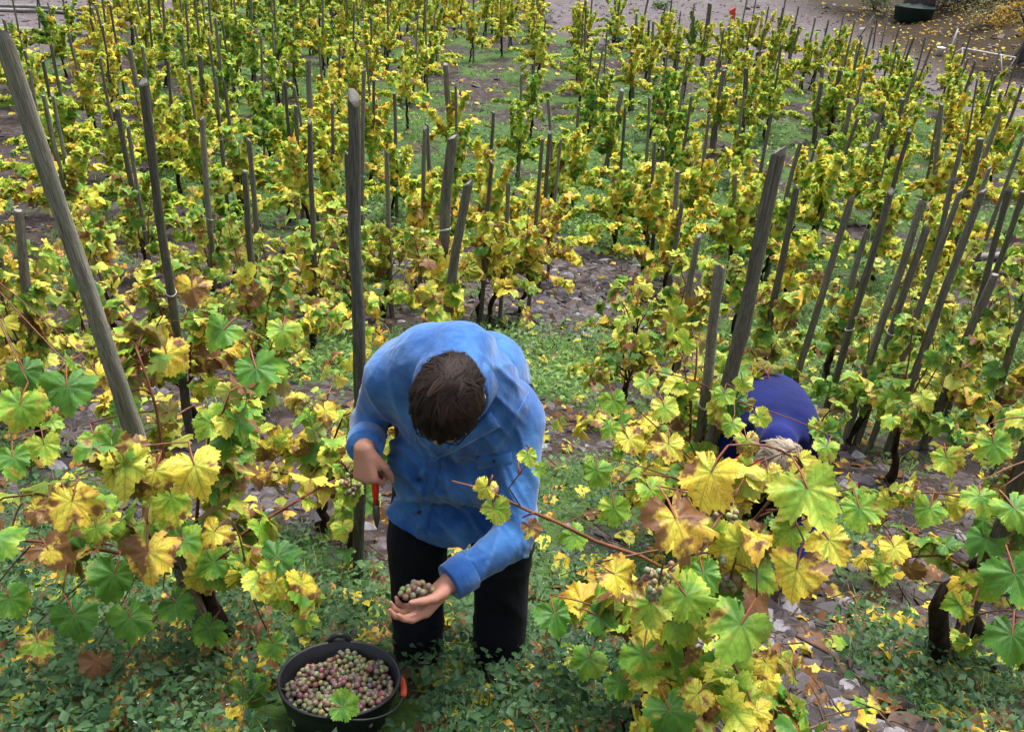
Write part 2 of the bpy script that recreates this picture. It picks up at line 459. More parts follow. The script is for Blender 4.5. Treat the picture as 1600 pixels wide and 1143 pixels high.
# ------------------------------------------------------------------ ground sheet
def build_ground():
    def axis(a, b, fine0, fine1, f, grow=1.16):
        pts = list(np.arange(fine0, fine1 + f, f)); s = f
        while pts[-1] < b: s *= grow; pts.append(pts[-1] + s)
        s = f
        while pts[0] > a: s *= grow; pts.insert(0, pts[0] - s)
        return np.array(pts)
    xs, ys = axis(-150, 150, -9, 10, .13, 1.05), axis(-25, 240, .4, 16, .13, 1.025)
    X, Y = np.meshgrid(xs, ys)
    Z = gz(X, Y) + .03 * (vnoise(X, Y, 3.1, 8) - .5) * (Y < 25)
    V = np.stack([X, Y, Z], -1).reshape(-1, 3)
    nx, ny = len(xs), len(ys)
    i = np.arange(ny - 1)[:, None] * nx + np.arange(nx - 1)[None]
    F = np.stack([i, i + 1, i + nx + 1, i + nx], -1).reshape(-1, 4)
    grav = np.clip((Y - edge_y(X) + .8) / 1.6 + .5 * (vnoise(X, Y, .9, 6) - .5), 0, 1)
    litter = np.clip((X - 11.5) / 3, 0, 1) * np.clip((Y - 27) / 4, 0, 1)
    col = np.stack([grav, greenness(X, Y), litter], -1).reshape(-1, 3)
    m, nt, out = new_mat('vineyard_soil'); N = NT(nt)
    a = N.n('ShaderNodeAttribute', attribute_name='Col').outputs['Color']
    sp = N.n('ShaderNodeSeparateColor'); N.link(a, sp.inputs[0])
    P = N.n('ShaderNodeTexCoord').outputs['Object']
    n_big, n_mid, n_fine = N.noise(P, .9, 4), N.noise(P, 7, 5, .65), N.noise(P, 45, 3, .7)
    vor = N.n('ShaderNodeTexVoronoi'); vor.inputs['Scale'].default_value = 16; N.link(P, vor.inputs['Vector'])
    chip = N.ramp(N.math('FRACT', N.math('MULTIPLY', vor.outputs['Distance'], 1.9)), [(0, (.13, .105, .115)), (1, (.25, .215, .235))])
    sepc = N.n('ShaderNodeSeparateColor'); N.link(vor.outputs['Color'], sepc.inputs[0])
    chip = N.mix(sepc.outputs[0], (.022, .017, .017), (.095, .080, .086))
    soil = N.mix(n_mid.outputs[0], (.014, .0095, .0075), (.062, .043, .033))
    col_ = N.mix(N.maprange(n_mid.outputs[0], .42, .62), soil, chip)
    grass = N.mix(n_fine.outputs[0], (.018, .055, .011), (.085, .165, .030))
    col_ = N.mix(N.math('MULTIPLY', N.maprange(N.math('ADD', sp.outputs[1], N.math('MULTIPLY', N.math('SUBTRACT', n_mid.outputs[0], .5), .9)), .30, .60), .8), col_, grass)
    gravel = N.mix(n_fine.outputs[0], (.055, .045, .047), (.190, .164, .176))
    gravel = N.mix(N.maprange(n_big.outputs[0], .35, .7), gravel, (.092, .074, .072))
    gravel = N.mix(N.maprange(n_mid.outputs[0], .56, .70, 0, .7), gravel, (.045, .036, .032))
    col_ = N.mix(sp.outputs[0], col_, gravel)
    shaded_litter = N.ramp(n_fine.outputs[0], [(.35, (.010, .007, .004)), (.55, (.030, .019, .009)), (.68, (.10, .062, .015))])  # brown leaf litter, with the trees' shade darkened into its colour
    col_ = N.mix(sp.outputs[2], col_, shaded_litter)
    gravel_n = N.noise(P, 3.2, 5, .7)
    col_ = N.mix(N.math('MULTIPLY', N.math('MULTIPLY', sp.outputs[0], N.math('SUBTRACT', 1.0, sp.outputs[2])), N.maprange(gravel_n.outputs[0], .50, .62, 0, .65)), col_, (.050, .040, .036))
    h = N.math('ADD', N.math('MULTIPLY', n_mid.outputs[0], .7), N.math('MULTIPLY', n_fine.outputs[0], .3))
    N.bsdf(out, col_, .92, .15, N.bump(h, .9, .05))
    o = put('ground', mesh_np('ground', V, F, col=col, smooth=True, mats=[m]))
    tag(o, 'sloping vineyard ground of slate, soil and weeds', None, None, 'structure')
    return o
GROUND = build_ground()

# ------------------------------------------------------------------ stakes: (top x, top y, lower x, lower y, radius, 'b' = lower point is the foot, or the height above ground)
B_ = 'b'
STAKES = [
    # near stakes, each with a label of its own
    (5, 60, 330, 1012, .0215, B_, 'long pale grey stake leaning in from the upper left corner'),
    (553, 155, 559, 905, .0225, B_, 'tall dark straight stake just behind the picker in the pale blue shirt'),
    (1125, 418, 1072, 850, .024, B_, 'short stake with a pale sawn top, in front of the picker in royal blue'),
    (1217, 238, 1072, 868, .0285, B_, 'thick tall mossy stake leaning behind the short sawn one beside the royal blue picker'),
    (224, 131, 300, 690, .027, B_, 'tall dark stake right of the long pale leaning stake, its foot deep in leaves'),
    (382, 268, 412, 650, .024, B_, 'stake with a pale wire tie halfway up, left of the tall dark central stake'),
    (708, 215, 682, 535, .044, B_, 'thick mossy stake rising straight above the back of the pale blue shirt'),
    (1610, 690, 1484, 1034, .030, B_, 'mossy stake beside the black crooked vine trunk at the right edge'),
    (1092, 369, 1050, 625, .030, B_, 'short grey stake with rounded top left of the pale sawn one'),
    (1448, 356, 1338, 695, .031, B_, 'long stake with pale round top, leaning right of the royal blue picker'),
    (1555, 429, 1440, 702, .034, B_, 'stout stake with pale sawn top low at the right, crossing a thinner one'),
    (1355, 360, 1285, 605, .028, B_, 'stake with pale tip directly above the royal blue back'),
    (1490, 280, 1409, 595, .026, B_, 'long slender stake between the pale round topped one and the right edge'),
    (1577, 296, 1475, 660, .028, B_, 'long dark stake crossing behind the stout sawn one at the right'),
    (1606, 470, 1538, 690, .028, B_, 'stake cut by the right edge just above the mossy stake and crooked trunk'),
    (-32, 240, 52, 655, .026, B_, 'dark stake cut by the left edge below the long pale leaning one'),
    (28, 330, 74, 715, .028, B_, 'stake with two pale wire ties hidden in leaves near the left edge'),
    (732, 287, 708, 440, .027, 1.8, 'stake with pale tip just right of the thick mossy one above the picker'),
    (768, 253, 750, 512, .026, B_, 'slender stake with pale tip, second right of the thick mossy one'),
    (794, 288, 780, 503, .026, B_, 'short slender stake, third right of the thick mossy one'),
    (848, 217, 825, 492, .024, B_, 'thin dark stake with very green leaves round its foot right of centre'),
    (1059, 268, 1036, 470, .034, B_, 'taller of two stakes standing side by side right of the slate path'),
    (1066, 318, 1042, 478, .030, B_, 'shorter of two stakes standing side by side right of the slate path'),
    (484, 191, 491, 545, .026, B_, 'grey stake left of the tall dark central stake, foot beside a black trunk'),
    # the rest
    (6, 31, 42, 157, .032, 1.95, None), (38, 79, 46, 110, .03, 1.2, None), (67, 96, 84, 175, .035, 1.7, None), (68, 150, 105, 318, .030, 1.85, None),
    (80, 70, 112, 230, .027, 2.0, None), (82, 149, 105, 267, .027, 1.8, None), (107, 51, 124, 118, .03, 1.8, None), (141, 28, 148, 60, .03, 1.5, None),
    (149, 8, 170, 93, .03, 1.9, None), (156, 91, 184, 245, .026, 1.9, None), (172, 8, 184, 82, .028, 1.9, None), (202, 76, 218, 146, .05, 1.7, None),
    (183, 169, 211, 318, .029, 1.85, None), (200, 198, 219, 318, .026, 1.75, None), (222, 73, 242, 208, .03, 1.9, None), (262, 96, 281, 298, .026, 1.9, None),
    (295, 114, 312, 242, .024, 1.9, None), (312, 87, 318, 191, .05, 1.8, None), (316, 186, 327, 330, .03, 1.9, None), (337, 122, 350, 253, .029, 1.85, None),
    (350, 127, 360, 203, .028, 1.9, None), (408, 56, 413, 250, .022, 2.1, None), (389, 219, 402, 345, .025, 1.8, None), (445, 127, 456, 262, .025, 1.9, None),
    (460, 138, 479, 242, .027, 1.85, None), (462, 166, 470, 318, .029, 1.8, None), (482, 95, 486, 174, .058, 1.7, None), (519, 160, 521, 295, .026, 1.8, None),
    (542, 240, 543, 420, .028, 1.7, None), (569, 110, 565, 382, .030, B_, None), (616, 146, 619, 340, .026, B_, None), (604, 238, 611, 446, .030, 1.7, None),
    (664, 201, 655, 462, .027, B_, None), (667, 194, 678, 365, .027, 1.8, None), (696, 101, 704, 200, .056, 1.8, None), (712, 135, 713, 304, .026, 1.9, None),
    (771, 176, 765, 300, .024, 1.9, None), (460, -6, 469, 112, .032, B_, None), (482, -14, 490, 87, .03, B_, None), (542, -10, 538, 93, .035, B_, None),
    (606, -20, 607, 108, .03, B_, None), (656, 34, 659, 58, .04, 1.0, None), (667, -10, 669, 44, .03, 1.8, None), (740, -28, 740, 98, .032, B_, None), (783, -20, 784, 42, .03, 1.9, None),
    (797, -18, 795, 80, .034, B_, None), (917, -12, 905, 66, .035, 1.95, None), (926, -12, 921, 46, .03, 1.8, None), (1014, -6, 1002, 52, .035, 1.9, None), (1050, -2, 1037, 108, .028, 1.95, None),
    (1085, 6, 1081, 51, .03, 1.6, None), (1109, 6, 1097, 98, .075, 1.9, None), (1168, -3, 1157, 53, .028, 1.9, None), (1181, 0, 1172, 53, .028, 1.8, None), (1201, 11, 1190, 68, .028, 1.8, None),
    (1228, -4, 1212, 92, .03, 1.95, None), (1248, 10, 1236, 70, .028, 1.9, None), (1014, 32, 1009, 118, .045, 1.6, None), (1021, 34, 1017, 100, .04, 1.7, None), (988, 81, 987, 138, .055, 1.3, None),
    (972, 141, 959, 200, .058, 1.5, None), (1132, 110, 1123, 172, .062, 1.6, None), (1166, 107, 1162, 158, .055, 1.6, None), (856, 155, 862, 262, .026, 1.8, None), (904, 166, 899, 245, .032, 1.6, None),
    (977, 169, 967, 312, .022, 1.9, None), (1015, 153, 1009, 330, .024, 2.0, None), (859, 208, 851, 320, .026, 1.8, None), (876, 219, 867, 315, .024, 1.7, None), (1023, 222, 1016, 330, .026, 1.7, None),
    (1036, 233, 1028, 300, .028, 1.6, None), (1108, 180, 1098, 265, .028, 1.8, None), (1206, 177, 1180, 318, .026, 1.95, None), (1149, 275, 1145, 330, .026, 1.4, None), (1251, 223, 1233, 295, .03, 1.8, None),
    (1245, 293, 1217, 436, .030, 1.85, None), (1329, 160, 1320, 210, .055, 1.4, None), (1340, 186, 1290, 315, .028, 1.95, None), (1421, 205, 1360, 412, .029, 1.95, None), (1374, 193, 1368, 222, .055, 1.3, None),
    (1411, 155, 1403, 195, .055, 1.4, None), (1471, 163, 1462, 245, .045, 1.8, None), (1468, 178, 1458, 240, .05, 1.6, None), (1524, 96, 1480, 214, .032, 1.95, None), (1503, 225, 1476, 322, .033, 1.95, None), (1532, 217, 1504, 320, .05, 1.8, None),
    (1546, 263, 1522, 325, .030, 1.8, None), (1600, 213, 1560, 318, .03, 1.9, None), (1597, 135, 1563, 233, .032, 1.95, None), (1563, 177, 1530, 267, .036, 1.9, None),
    (1527, 124, 1513, 208, .026, 1.9, None), (1555, 118, 1525, 215, .03, 1.9, None), (1330, 311, 1291, 442, .028, 1.8, None), (1392, 300, 1357, 415, .028, 1.9, None), (1440, 317, 1396, 452, .030, 1.8, None),
    (1535, 300, 1500, 396, .027, 1.9, None), (1599, 300, 1553, 428, .028, 1.8, None), (1500, 300, 1470, 385, .024, 1.9, None),
    (1406, 42, 1389, 95, .03, 1.7, None), (1428, 59, 1396, 142, .032, 1.9, None), (1364, 42, 1341, 134, .03, 1.9, None), (1347, 56, 1330, 131, .03, 1.9, None), (1319, 20, 1299, 114, .03, 1.9, None),
    (1336, 31, 1324, 82, .028, 1.8, None), (1295, 31, 1284, 75, .03, 1.8, None), (1274, 28, 1256, 106, .03, 1.9, None), (1249, 42, 1236, 90, .028, 1.8, None), (1388, 20, 1378, 64, .03, 1.8, None),
    (1285, 104, 1278, 166, .06, 1.6, None), (1313, 110, 1307, 145, .07, 1.5, None), (1431, 112, 1413, 162, .04, 1.7, None), (1455, 75, 1430, 140, .03, 1.8, None), (1372, 22, 1367, 55, .028, 1.7, None),
    (254, -8, 258, 60, .03, 1.9, None), (290, 5, 295, 84, .03, 1.9, None), (336, 28, 345, 118, .032, 1.9, None), (325, -8, 331, 60, .03, 1.9, None), (232, -6, 238, 70, .03, 1.9, None),
    (392, 0, 396, 70, .03, 1.9, None), (428, -12, 432, 66, .03, 1.9, None), (365, -10, 370, 58, .03, 1.9, None), (304, -14, 308, 40, .03, 1.9, None), (58, -14, 62, 48, .03, B_, None), (505, -8, 503, 80, .03, 1.9, None),
]

def solve_stake(tx, ty, lx, ly, H):
    if H == B_:
        B = gpix(lx, ly); return B, W(tx, ty, B[1])
    best = None
    for s in np.linspace(.4, 6, 240):
        x, y = tx + (lx - tx) * s, ty + (ly - ty) * s
        if y > 1250: break
        B = gpix(x, y); T = W(tx, ty, B[1])
        e = abs(T[2] - B[2] - H)
        if best is None or e < best[0]: best = (e, B, T)
        if T[2] - B[2] >= H: break
    return best[1], best[2]

def stake_template(k, n=12):
    r = random.Random(k * 7 + 3); b = MB()
    ph, amp = r.uniform(0, 6.28), r.uniform(.25, .95)
    zs = [i / 20 for i in range(21)] + [1.003]
    cx = lambda t: amp * (math.sin(ph + t * 3.4) - math.sin(ph)) + .16 * math.sin(9 * t + ph * 2) + .08 * math.sin(21 * t + ph)
    cy_ = lambda t: amp * .6 * (math.sin(ph * 2 + t * 2.7) - math.sin(ph * 2)) + .14 * math.sin(11 * t + ph)
    sx, sy, ex, ey = cx(0.0), cy_(0.0), cx(1.0), cy_(1.0)     # the axis bends but ends on the stake's line
    vs = []; knots = [(r.uniform(.1, .9), r.randrange(n)) for _ in range(3)]; cut = (r.uniform(-.010, .010), r.uniform(-.010, .010))
    c0, c1 = sorted((r.uniform(.2, .7), r.uniform(.6, 1.1)))
    for i, t in enumerate(zs):
        rad = (1.08 - .20 * t + r.uniform(-.05, .05)) * (.80 if i == 21 else 1)
        for j in range(n):                         # uneven section with a drying crack down one side
            q = rad * (1 + .09 * math.sin(2 * j * 6.283 / n + ph * 3) + .05 * math.sin(5 * j + t * 5) + r.uniform(-.05, .05))
            if j == k % n and c0 < t < c1: q *= .62
            for kt, kj in knots:
                if abs(t - kt) < .03 and (j - kj) % n in (0, 1): q *= 1.22
            a = 2 * math.pi * j / n
            dz = (cut[0] * math.cos(a) + cut[1] * math.sin(a) + r.uniform(-.003, .003)) if i >= 20 else 0
            vs.append((cx(t) - sx - (ex - sx) * t + q * math.cos(a), cy_(t) - sy - (ey - sy) * t + q * math.sin(a), t + dz))
    m = len(zs)
    fs = [(i * n + j, i * n + (j + 1) % n, (i + 1) * n + (j + 1) % n, (i + 1) * n + j) for i in range(m - 1) for j in range(n)]
    b.add(vs, fs + [tuple((m - 1) * n + j for j in range(n))])
    me = b.mesh('stake', M_WOOD, True)
    me.polygons[len(me.polygons) - 1].use_smooth = False
    return me
STAKE_ME = [stake_template(k) for k in range(11)]
_tie2 = MB(); _tie2.tube([(1.14 * math.cos(a), 1.14 * math.sin(a), .25 * math.cos(a)) for a in np.linspace(0, 2 * math.pi, 19)], .085, 5)
TIE_ME = _tie2.mesh('wire_tie', M_WIRE)

STAKE_SHADE = {0: 2.3, 1: 1.15, 2: 2.2, 3: 1.35, 4: 1.1, 6: 1.5, 7: 1.1, 9: 1.7, 10: 1.6}
def make_stake(B, T, r, k):
    B, T = np.array(B), np.array(T)
    foot = B - (T - B) / np.linalg.norm(T - B) * .12
    d = T - foot; L = float(np.linalg.norm(d))
    o = bpy.data.objects.new('vine_stake', STAKE_ME[k % 11]); COL.objects.link(o)
    q = Vector(d).to_track_quat('Z', 'Y')
    o.location = foot; o.rotation_mode = 'XYZ'
    o.rotation_euler = (q.to_matrix() @ Matrix.Rotation(k * 1.7, 3, 'Z')).to_euler()
    o.scale = (r, r, L); v = STAKE_SHADE.get(k, .95 + 1.1 * ((k * 0.6180339) % 1)); o.color = (v, v, v, 1)
    return o

def add_tie(st, t):
    o = bpy.data.objects.new('wire_tie', TIE_ME); COL.objects.link(o); o.parent = st
    me = st.data; n = 12; i = int(t * 20)
    vs = [me.vertices[i * n + j].co for j in range(n)]
    c = sum(vs, Vector()) / n
    o.location = (c.x, c.y, t); o.scale = (1, 1, st.scale[0] / st.scale[2] * 2.0)
    return o

STK = []
for k, (tx, ty, lx, ly, r, H, lab) in enumerate(STAKES):
    B, T = solve_stake(tx, ty, lx, ly, H)
    st = make_stake(B, T, r * (1.0 if k in (0, 1, 2, 3, 6) else .86 if k < 24 else .84), k)
    STK.append(dict(o=st, B=B, T=T, r=r, px=(tx, ty), lab=lab, H=T[2] - B[2], D=B[1], man=True))
# remaining stakes of the far rows
far_spots = []
def clear(p, d):
    return all((p[0] - s['B'][0]) ** 2 + (p[1] - s['B'][1]) ** 2 > d * d for s in STK)
for row in range(-16, 18):
    for j in range(26):
        y = 9.5 + j * 1.28 + rnd.uniform(-.3, .3)
        x = row * 1.22 + .10 * (y - 9) * (row / 16) + rnd.uniform(-.22, .22)
        if y > edge_y(x) - .3 or y > 36: continue
        p = to_px(np.array([x, y, float(gz(x, y)) + 1.0]))[0]
        if not (-40 < p[0] < 1640 and -30 < p[1] < 560): continue
        if not clear((x, y), 1.0 if y < 16 else .92): continue
        if vnoise(x, y, .45, 21) < .22: continue
        B = np.array([x, y, float(gz(x, y))]); H = rnd.uniform(1.45, 2.0)
        T = B + np.array([rnd.uniform(-.12, .12), rnd.uniform(-.1, .1), H])
        k = len(STK); r = rnd.uniform(.018, .026)
        st = make_stake(B, T, r, k)
        STK.append(dict(o=st, B=B, T=T, r=r, px=tuple(to_px(T)[0][:2]), lab=None, H=H, D=y, man=False))
for i, s in enumerate(STK):
    if s['D'] < 16 and (i in (5, 6, 16, 4) or rnd.random() < .35):
        add_tie(s['o'], rnd.uniform(.42, .62))
        if i == 16: add_tie(s['o'], .36)
# ------------------------------------------------------------------ vine leaves
def leaf_shape(n, r, lobes=1.0, teeth=.055):
    th = np.linspace(-R_(172), R_(172), n)
    key_t = np.array([0, 26, 50, 78, 106, 135, 158, 172.]); a = r.uniform(.86, 1.0)
    key_r = np.array([1.0, .86 - .16 * lobes, .95 * a + .03, .80 - .15 * lobes, .83, .72, .60, .26])
    rr = np.interp(np.degrees(np.abs(th)), key_t, key_r)
    rr *= 1 + .07 * np.sin(3 * th + r.uniform(0, 6)) + r.uniform(-.13, .13) * np.sin(th) + r.uniform(-.08, .06) * np.cos(th)
    for _ in range(r.choice((1, 1, 2, 3))):             # torn or eaten notches
        a = r.uniform(-2.4, 2.4); rr *= 1 - r.uniform(.10, .38) * np.exp(-((th - a) / r.uniform(.06, .16)) ** 2)
    if teeth:
        rr *= 1 + teeth * np.where(np.arange(n) % 2 == 0, 1, -1) * (1 + .5 * np.sin(np.arange(n) * 1.7 + r.uniform(0, 6)))
    return th, rr

def leaf_mesh(k, n=50, droop=60., petiole=True, rings=(.45, 1.0), lobes=1.0, curl=1.0, name='leaf', mats=None):
    r = random.Random(k * 13 + n)
    th, rr = leaf_shape(n, r, lobes, .055 if n > 30 else .03)
    V, uv, F, mi = [], [], [], []
    ph = [r.uniform(0, 6.28) for _ in range(4)]
    def warp(x, y):
        q = x * x + y * y; t = math.atan2(x, y)
        z = -.22 * curl * q + .20 * curl * q * math.sin(2.2 * t + ph[0]) + .12 * q * math.sin(3.3 * t + ph[3]) + .09 * q * math.sin(5 * t + ph[1]) + .05 * math.sqrt(q) * math.sin(9 * t + ph[2])
        z += .16 * curl * abs(x) - .10 * curl * max(0, y) ** 2
        return z
    V.append((0, 0, 0)); uv.append((.5, .5))
    for s in rings:
        for a, q in zip(th, rr):
            q2 = q if s == 1.0 else (.85 if abs(a) < R_(150) else q) * s
            x, y = q2 * math.sin(a), q2 * math.cos(a)
            V.append((x, y, warp(x, y))); uv.append((x * .5 + .5, y * .5 + .5))
    for i in range(n - 1):
        F.append((0, 1 + i + 1, 1 + i)); mi.append(0)
    for s in range(len(rings) - 1):
        a, b = 1 + s * n, 1 + (s + 1) * n
        for i in range(n - 1):
            F += [(a + i, a + i + 1, b + i + 1), (a + i, b + i + 1, b + i)]; mi += [0, 0]
    V = np.array(V)
    c, sn = math.cos(R_(droop)), math.sin(R_(droop))
    pl = .85
    if petiole:
        V = np.stack([V[:, 0], V[:, 1] * c + V[:, 2] * sn, -V[:, 1] * sn + V[:, 2] * c], 1) + np.array([0, pl, 0])
        b0 = len(V); pts = [(0, 0, 0), (0, pl * .5, .09), (0, pl, 0)]
        ring = [(p[0] + .032 * math.cos(q), p[1], p[2] + .032 * math.sin(q)) for p in pts for q in (0.5, 2.6, 4.7)]
        V = np.concatenate([V, np.array(ring)]); uv += [(.5, .5)] * 9
        for i in range(2):
            for j in range(3):
                p, q, s_, t_ = b0 + i * 3 + j, b0 + i * 3 + (j + 1) % 3, b0 + (i + 1) * 3 + (j + 1) % 3, b0 + (i + 1) * 3 + j
                F += [(p, q, s_), (p, s_, t_)]; mi += [1, 1]
    return V, np.array(F), np.array(uv), mi

def as_mesh(d, name, mats):
    return mesh_np(name, d[0], d[1], uv=d[2], smooth=True, mats=mats, midx=d[3])
DROOPS = (25, 50, 75, 95)
LEAF_HI = [as_mesh(leaf_mesh(k, 50, DROOPS[k % 4], True, (.5, 1.0), lobes=(.3, .75, .5, .1)[k % 4 if k % 3 else 1], curl=(.8, 1.6, 1.1, 2.1)[k // 4 % 4]), 'leaf', [M_LEAF, M_PET]) for k in range(20)]
LEAF_MID = [as_mesh(leaf_mesh(k + 40, 26, DROOPS[k % 4], True, (1.0,), lobes=(.2, .6)[k % 2], curl=1.3), 'leaf', [M_LEAF, M_PET]) for k in range(8)]
LEAF_LOW = []
for k in range(4):
    d = leaf_mesh(k + 80, 13, DROOPS[k], False, (1.0,), lobes=.7, curl=1.2)
    V = d[0]; c, sn = math.cos(R_(DROOPS[k])), math.sin(R_(DROOPS[k]))
    V = np.stack([V[:, 0], V[:, 1] * c + V[:, 2] * sn, -V[:, 1] * sn + V[:, 2] * c], 1) + np.array([0, .7, 0])
    LEAF_LOW.append((V, d[1], d[2]))
FLAT_LEAF = [as_mesh(leaf_mesh(k + 120, 34, 0, False, (.5, 1.0), lobes=1.0, curl=(1.6, .5, -1.4)[k % 3]), 'fallen_leaf', [M_LEAF]) for k in range(6)]
FLAT_LOW = [leaf_mesh(k + 150, 11, 0, False, (1.0,), lobes=.7, curl=1.2) for k in range(3)]

def batch(templates, pos, rot, scale, col, pick, name, mat, smooth=True):
    """Many small pieces as ONE mesh. rot: (n,3,3)."""
    Vs, Fs, Us, Cs, b = [], [], [], [], 0
    for t, tp in enumerate(templates):
        idx = np.nonzero(pick == t)[0]
        if not len(idx): continue
        V, F, U = tp[0], tp[1], tp[2]
        P = np.einsum('nij,vj->nvi', rot[idx], V) * scale[idx][:, None, None] + pos[idx][:, None, :]
        nv = len(V)
        Vs.append(P.reshape(-1, 3)); Us.append(np.tile(U, (len(idx), 1)) if U is not None else np.zeros((len(idx) * nv, 2)))
        Fs.append((F[None] + (b + np.arange(len(idx)) * nv)[:, None, None]).reshape(-1, 3))
        Cs.append(np.repeat(col[idx], nv, 0)); b += len(idx) * nv
    return mesh_np(name, np.concatenate(Vs), np.concatenate(Fs), uv=np.concatenate(Us), col=np.concatenate(Cs), smooth=smooth, mats=[mat])

def rot_euler(az, pitch, rollv):
    """Turn +Y to the azimuth and pitch, with a roll about it."""
    az, pitch, rollv = np.broadcast_arrays(np.asarray(az, float), np.asarray(pitch, float), np.asarray(rollv, float))
    ca, sa, cp, sp, cr, sr = np.cos(az), np.sin(az), np.cos(pitch), np.sin(pitch), np.cos(rollv), np.sin(rollv)
    z = np.zeros_like(ca); o = np.ones_like(ca)
    Rz = np.stack([np.stack([ca, -sa, z], -1), np.stack([sa, ca, z], -1), np.stack([z, z, o], -1)], -2)
    Rx = np.stack([np.stack([o, z, z], -1), np.stack([z, cp, -sp], -1), np.stack([z, sp, cp], -1)], -2)
    Ry = np.stack([np.stack([cr, z, sr], -1), np.stack([z, o, z], -1), np.stack([-sr, z, cr], -1)], -2)
    return Rz @ Rx @ Ry

def bez(p, t):
    t = np.asarray(t)[..., None]
    return (1 - t) ** 2 * p[0] + 2 * t * (1 - t) * p[1] + t * t * p[2]

def leaf_tone(r, tone, spread=.17):
    t = min(.93, max(.04, r.gauss(tone, spread)))
    br = max(0, r.gauss(.13 + .42 * max(0, t - .40), .25))
    if r.random() < .08: br = r.uniform(.6, 1.0)
    return t, min(1, br), r.random()

BERRY = MB()
def _sphere(n=8, m=6):
    b = MB(); prof = [(max(.001, math.sin(math.pi * i / m)), -math.cos(math.pi * i / m)) for i in range(m + 1)]
    b.lathe(prof, n); return b
M_GRAPE = object_color_mat('grape_skin', .38, .45, .35, 1.1, .05, Subsurface_Weight=.15)
BERRY_ME = _sphere(10, 7).mesh('grape', M_GRAPE)
def berry(parent, p, r, col, inv=True):
    o = bpy.data.objects.new('grape', BERRY_ME); COL.objects.link(o)
    o.parent = parent; o.location = Vector(p) - parent.location; o.scale = (r, r, r * 1.04)
    o.rotation_euler = (rnd.uniform(0, 6), rnd.uniform(0, 6), 0)
    o.color = (*col, 1)
    return o
def grape_color(r, green=.5):
    if r.random() < green:
        c = (.23 + r.uniform(-.05, .06), .235 + r.uniform(-.05, .05), .12 + r.uniform(-.03, .04))
    else:
        c = (.20 + r.uniform(-.06, .07), .125 + r.uniform(-.04, .05), .105 + r.uniform(-.03, .04))
    return c

STEM_M = simple_mat('grape_stalk', (.10, .09, .03), .7)
def hanging_cluster(vine, top, L, seed, green=.75):
    """A bunch of grapes hanging in a vine: a part with a berry per piece."""
    r = random.Random(seed)
    top = np.array(top)
    b = MB().tube([top + (0, 0, .03), top, top - (0, 0, L)], [.002, .0025, .002], 5)
    st = b.build('grape_bunch', STEM_M, vine)
    for i in range(34):
        t = r.random() ** .8; rad = .036 * (1 - .65 * t) + .004
        a = r.uniform(0, 6.28); q = rad * math.sqrt(r.uniform(.35, 1))
        p = top + np.array([q * math.cos(a), q * math.sin(a), -t * L])
        o = bpy.data.objects.new('grape', BERRY_ME); COL.objects.link(o); o.parent = st
        rr = r.uniform(.0068, .0085)
        o.location = Vector(p); o.scale = (rr,) * 3; o.color = (*grape_color(r, green), 1)
        o.matrix_parent_inverse = world_of(st).inverted()
    return st

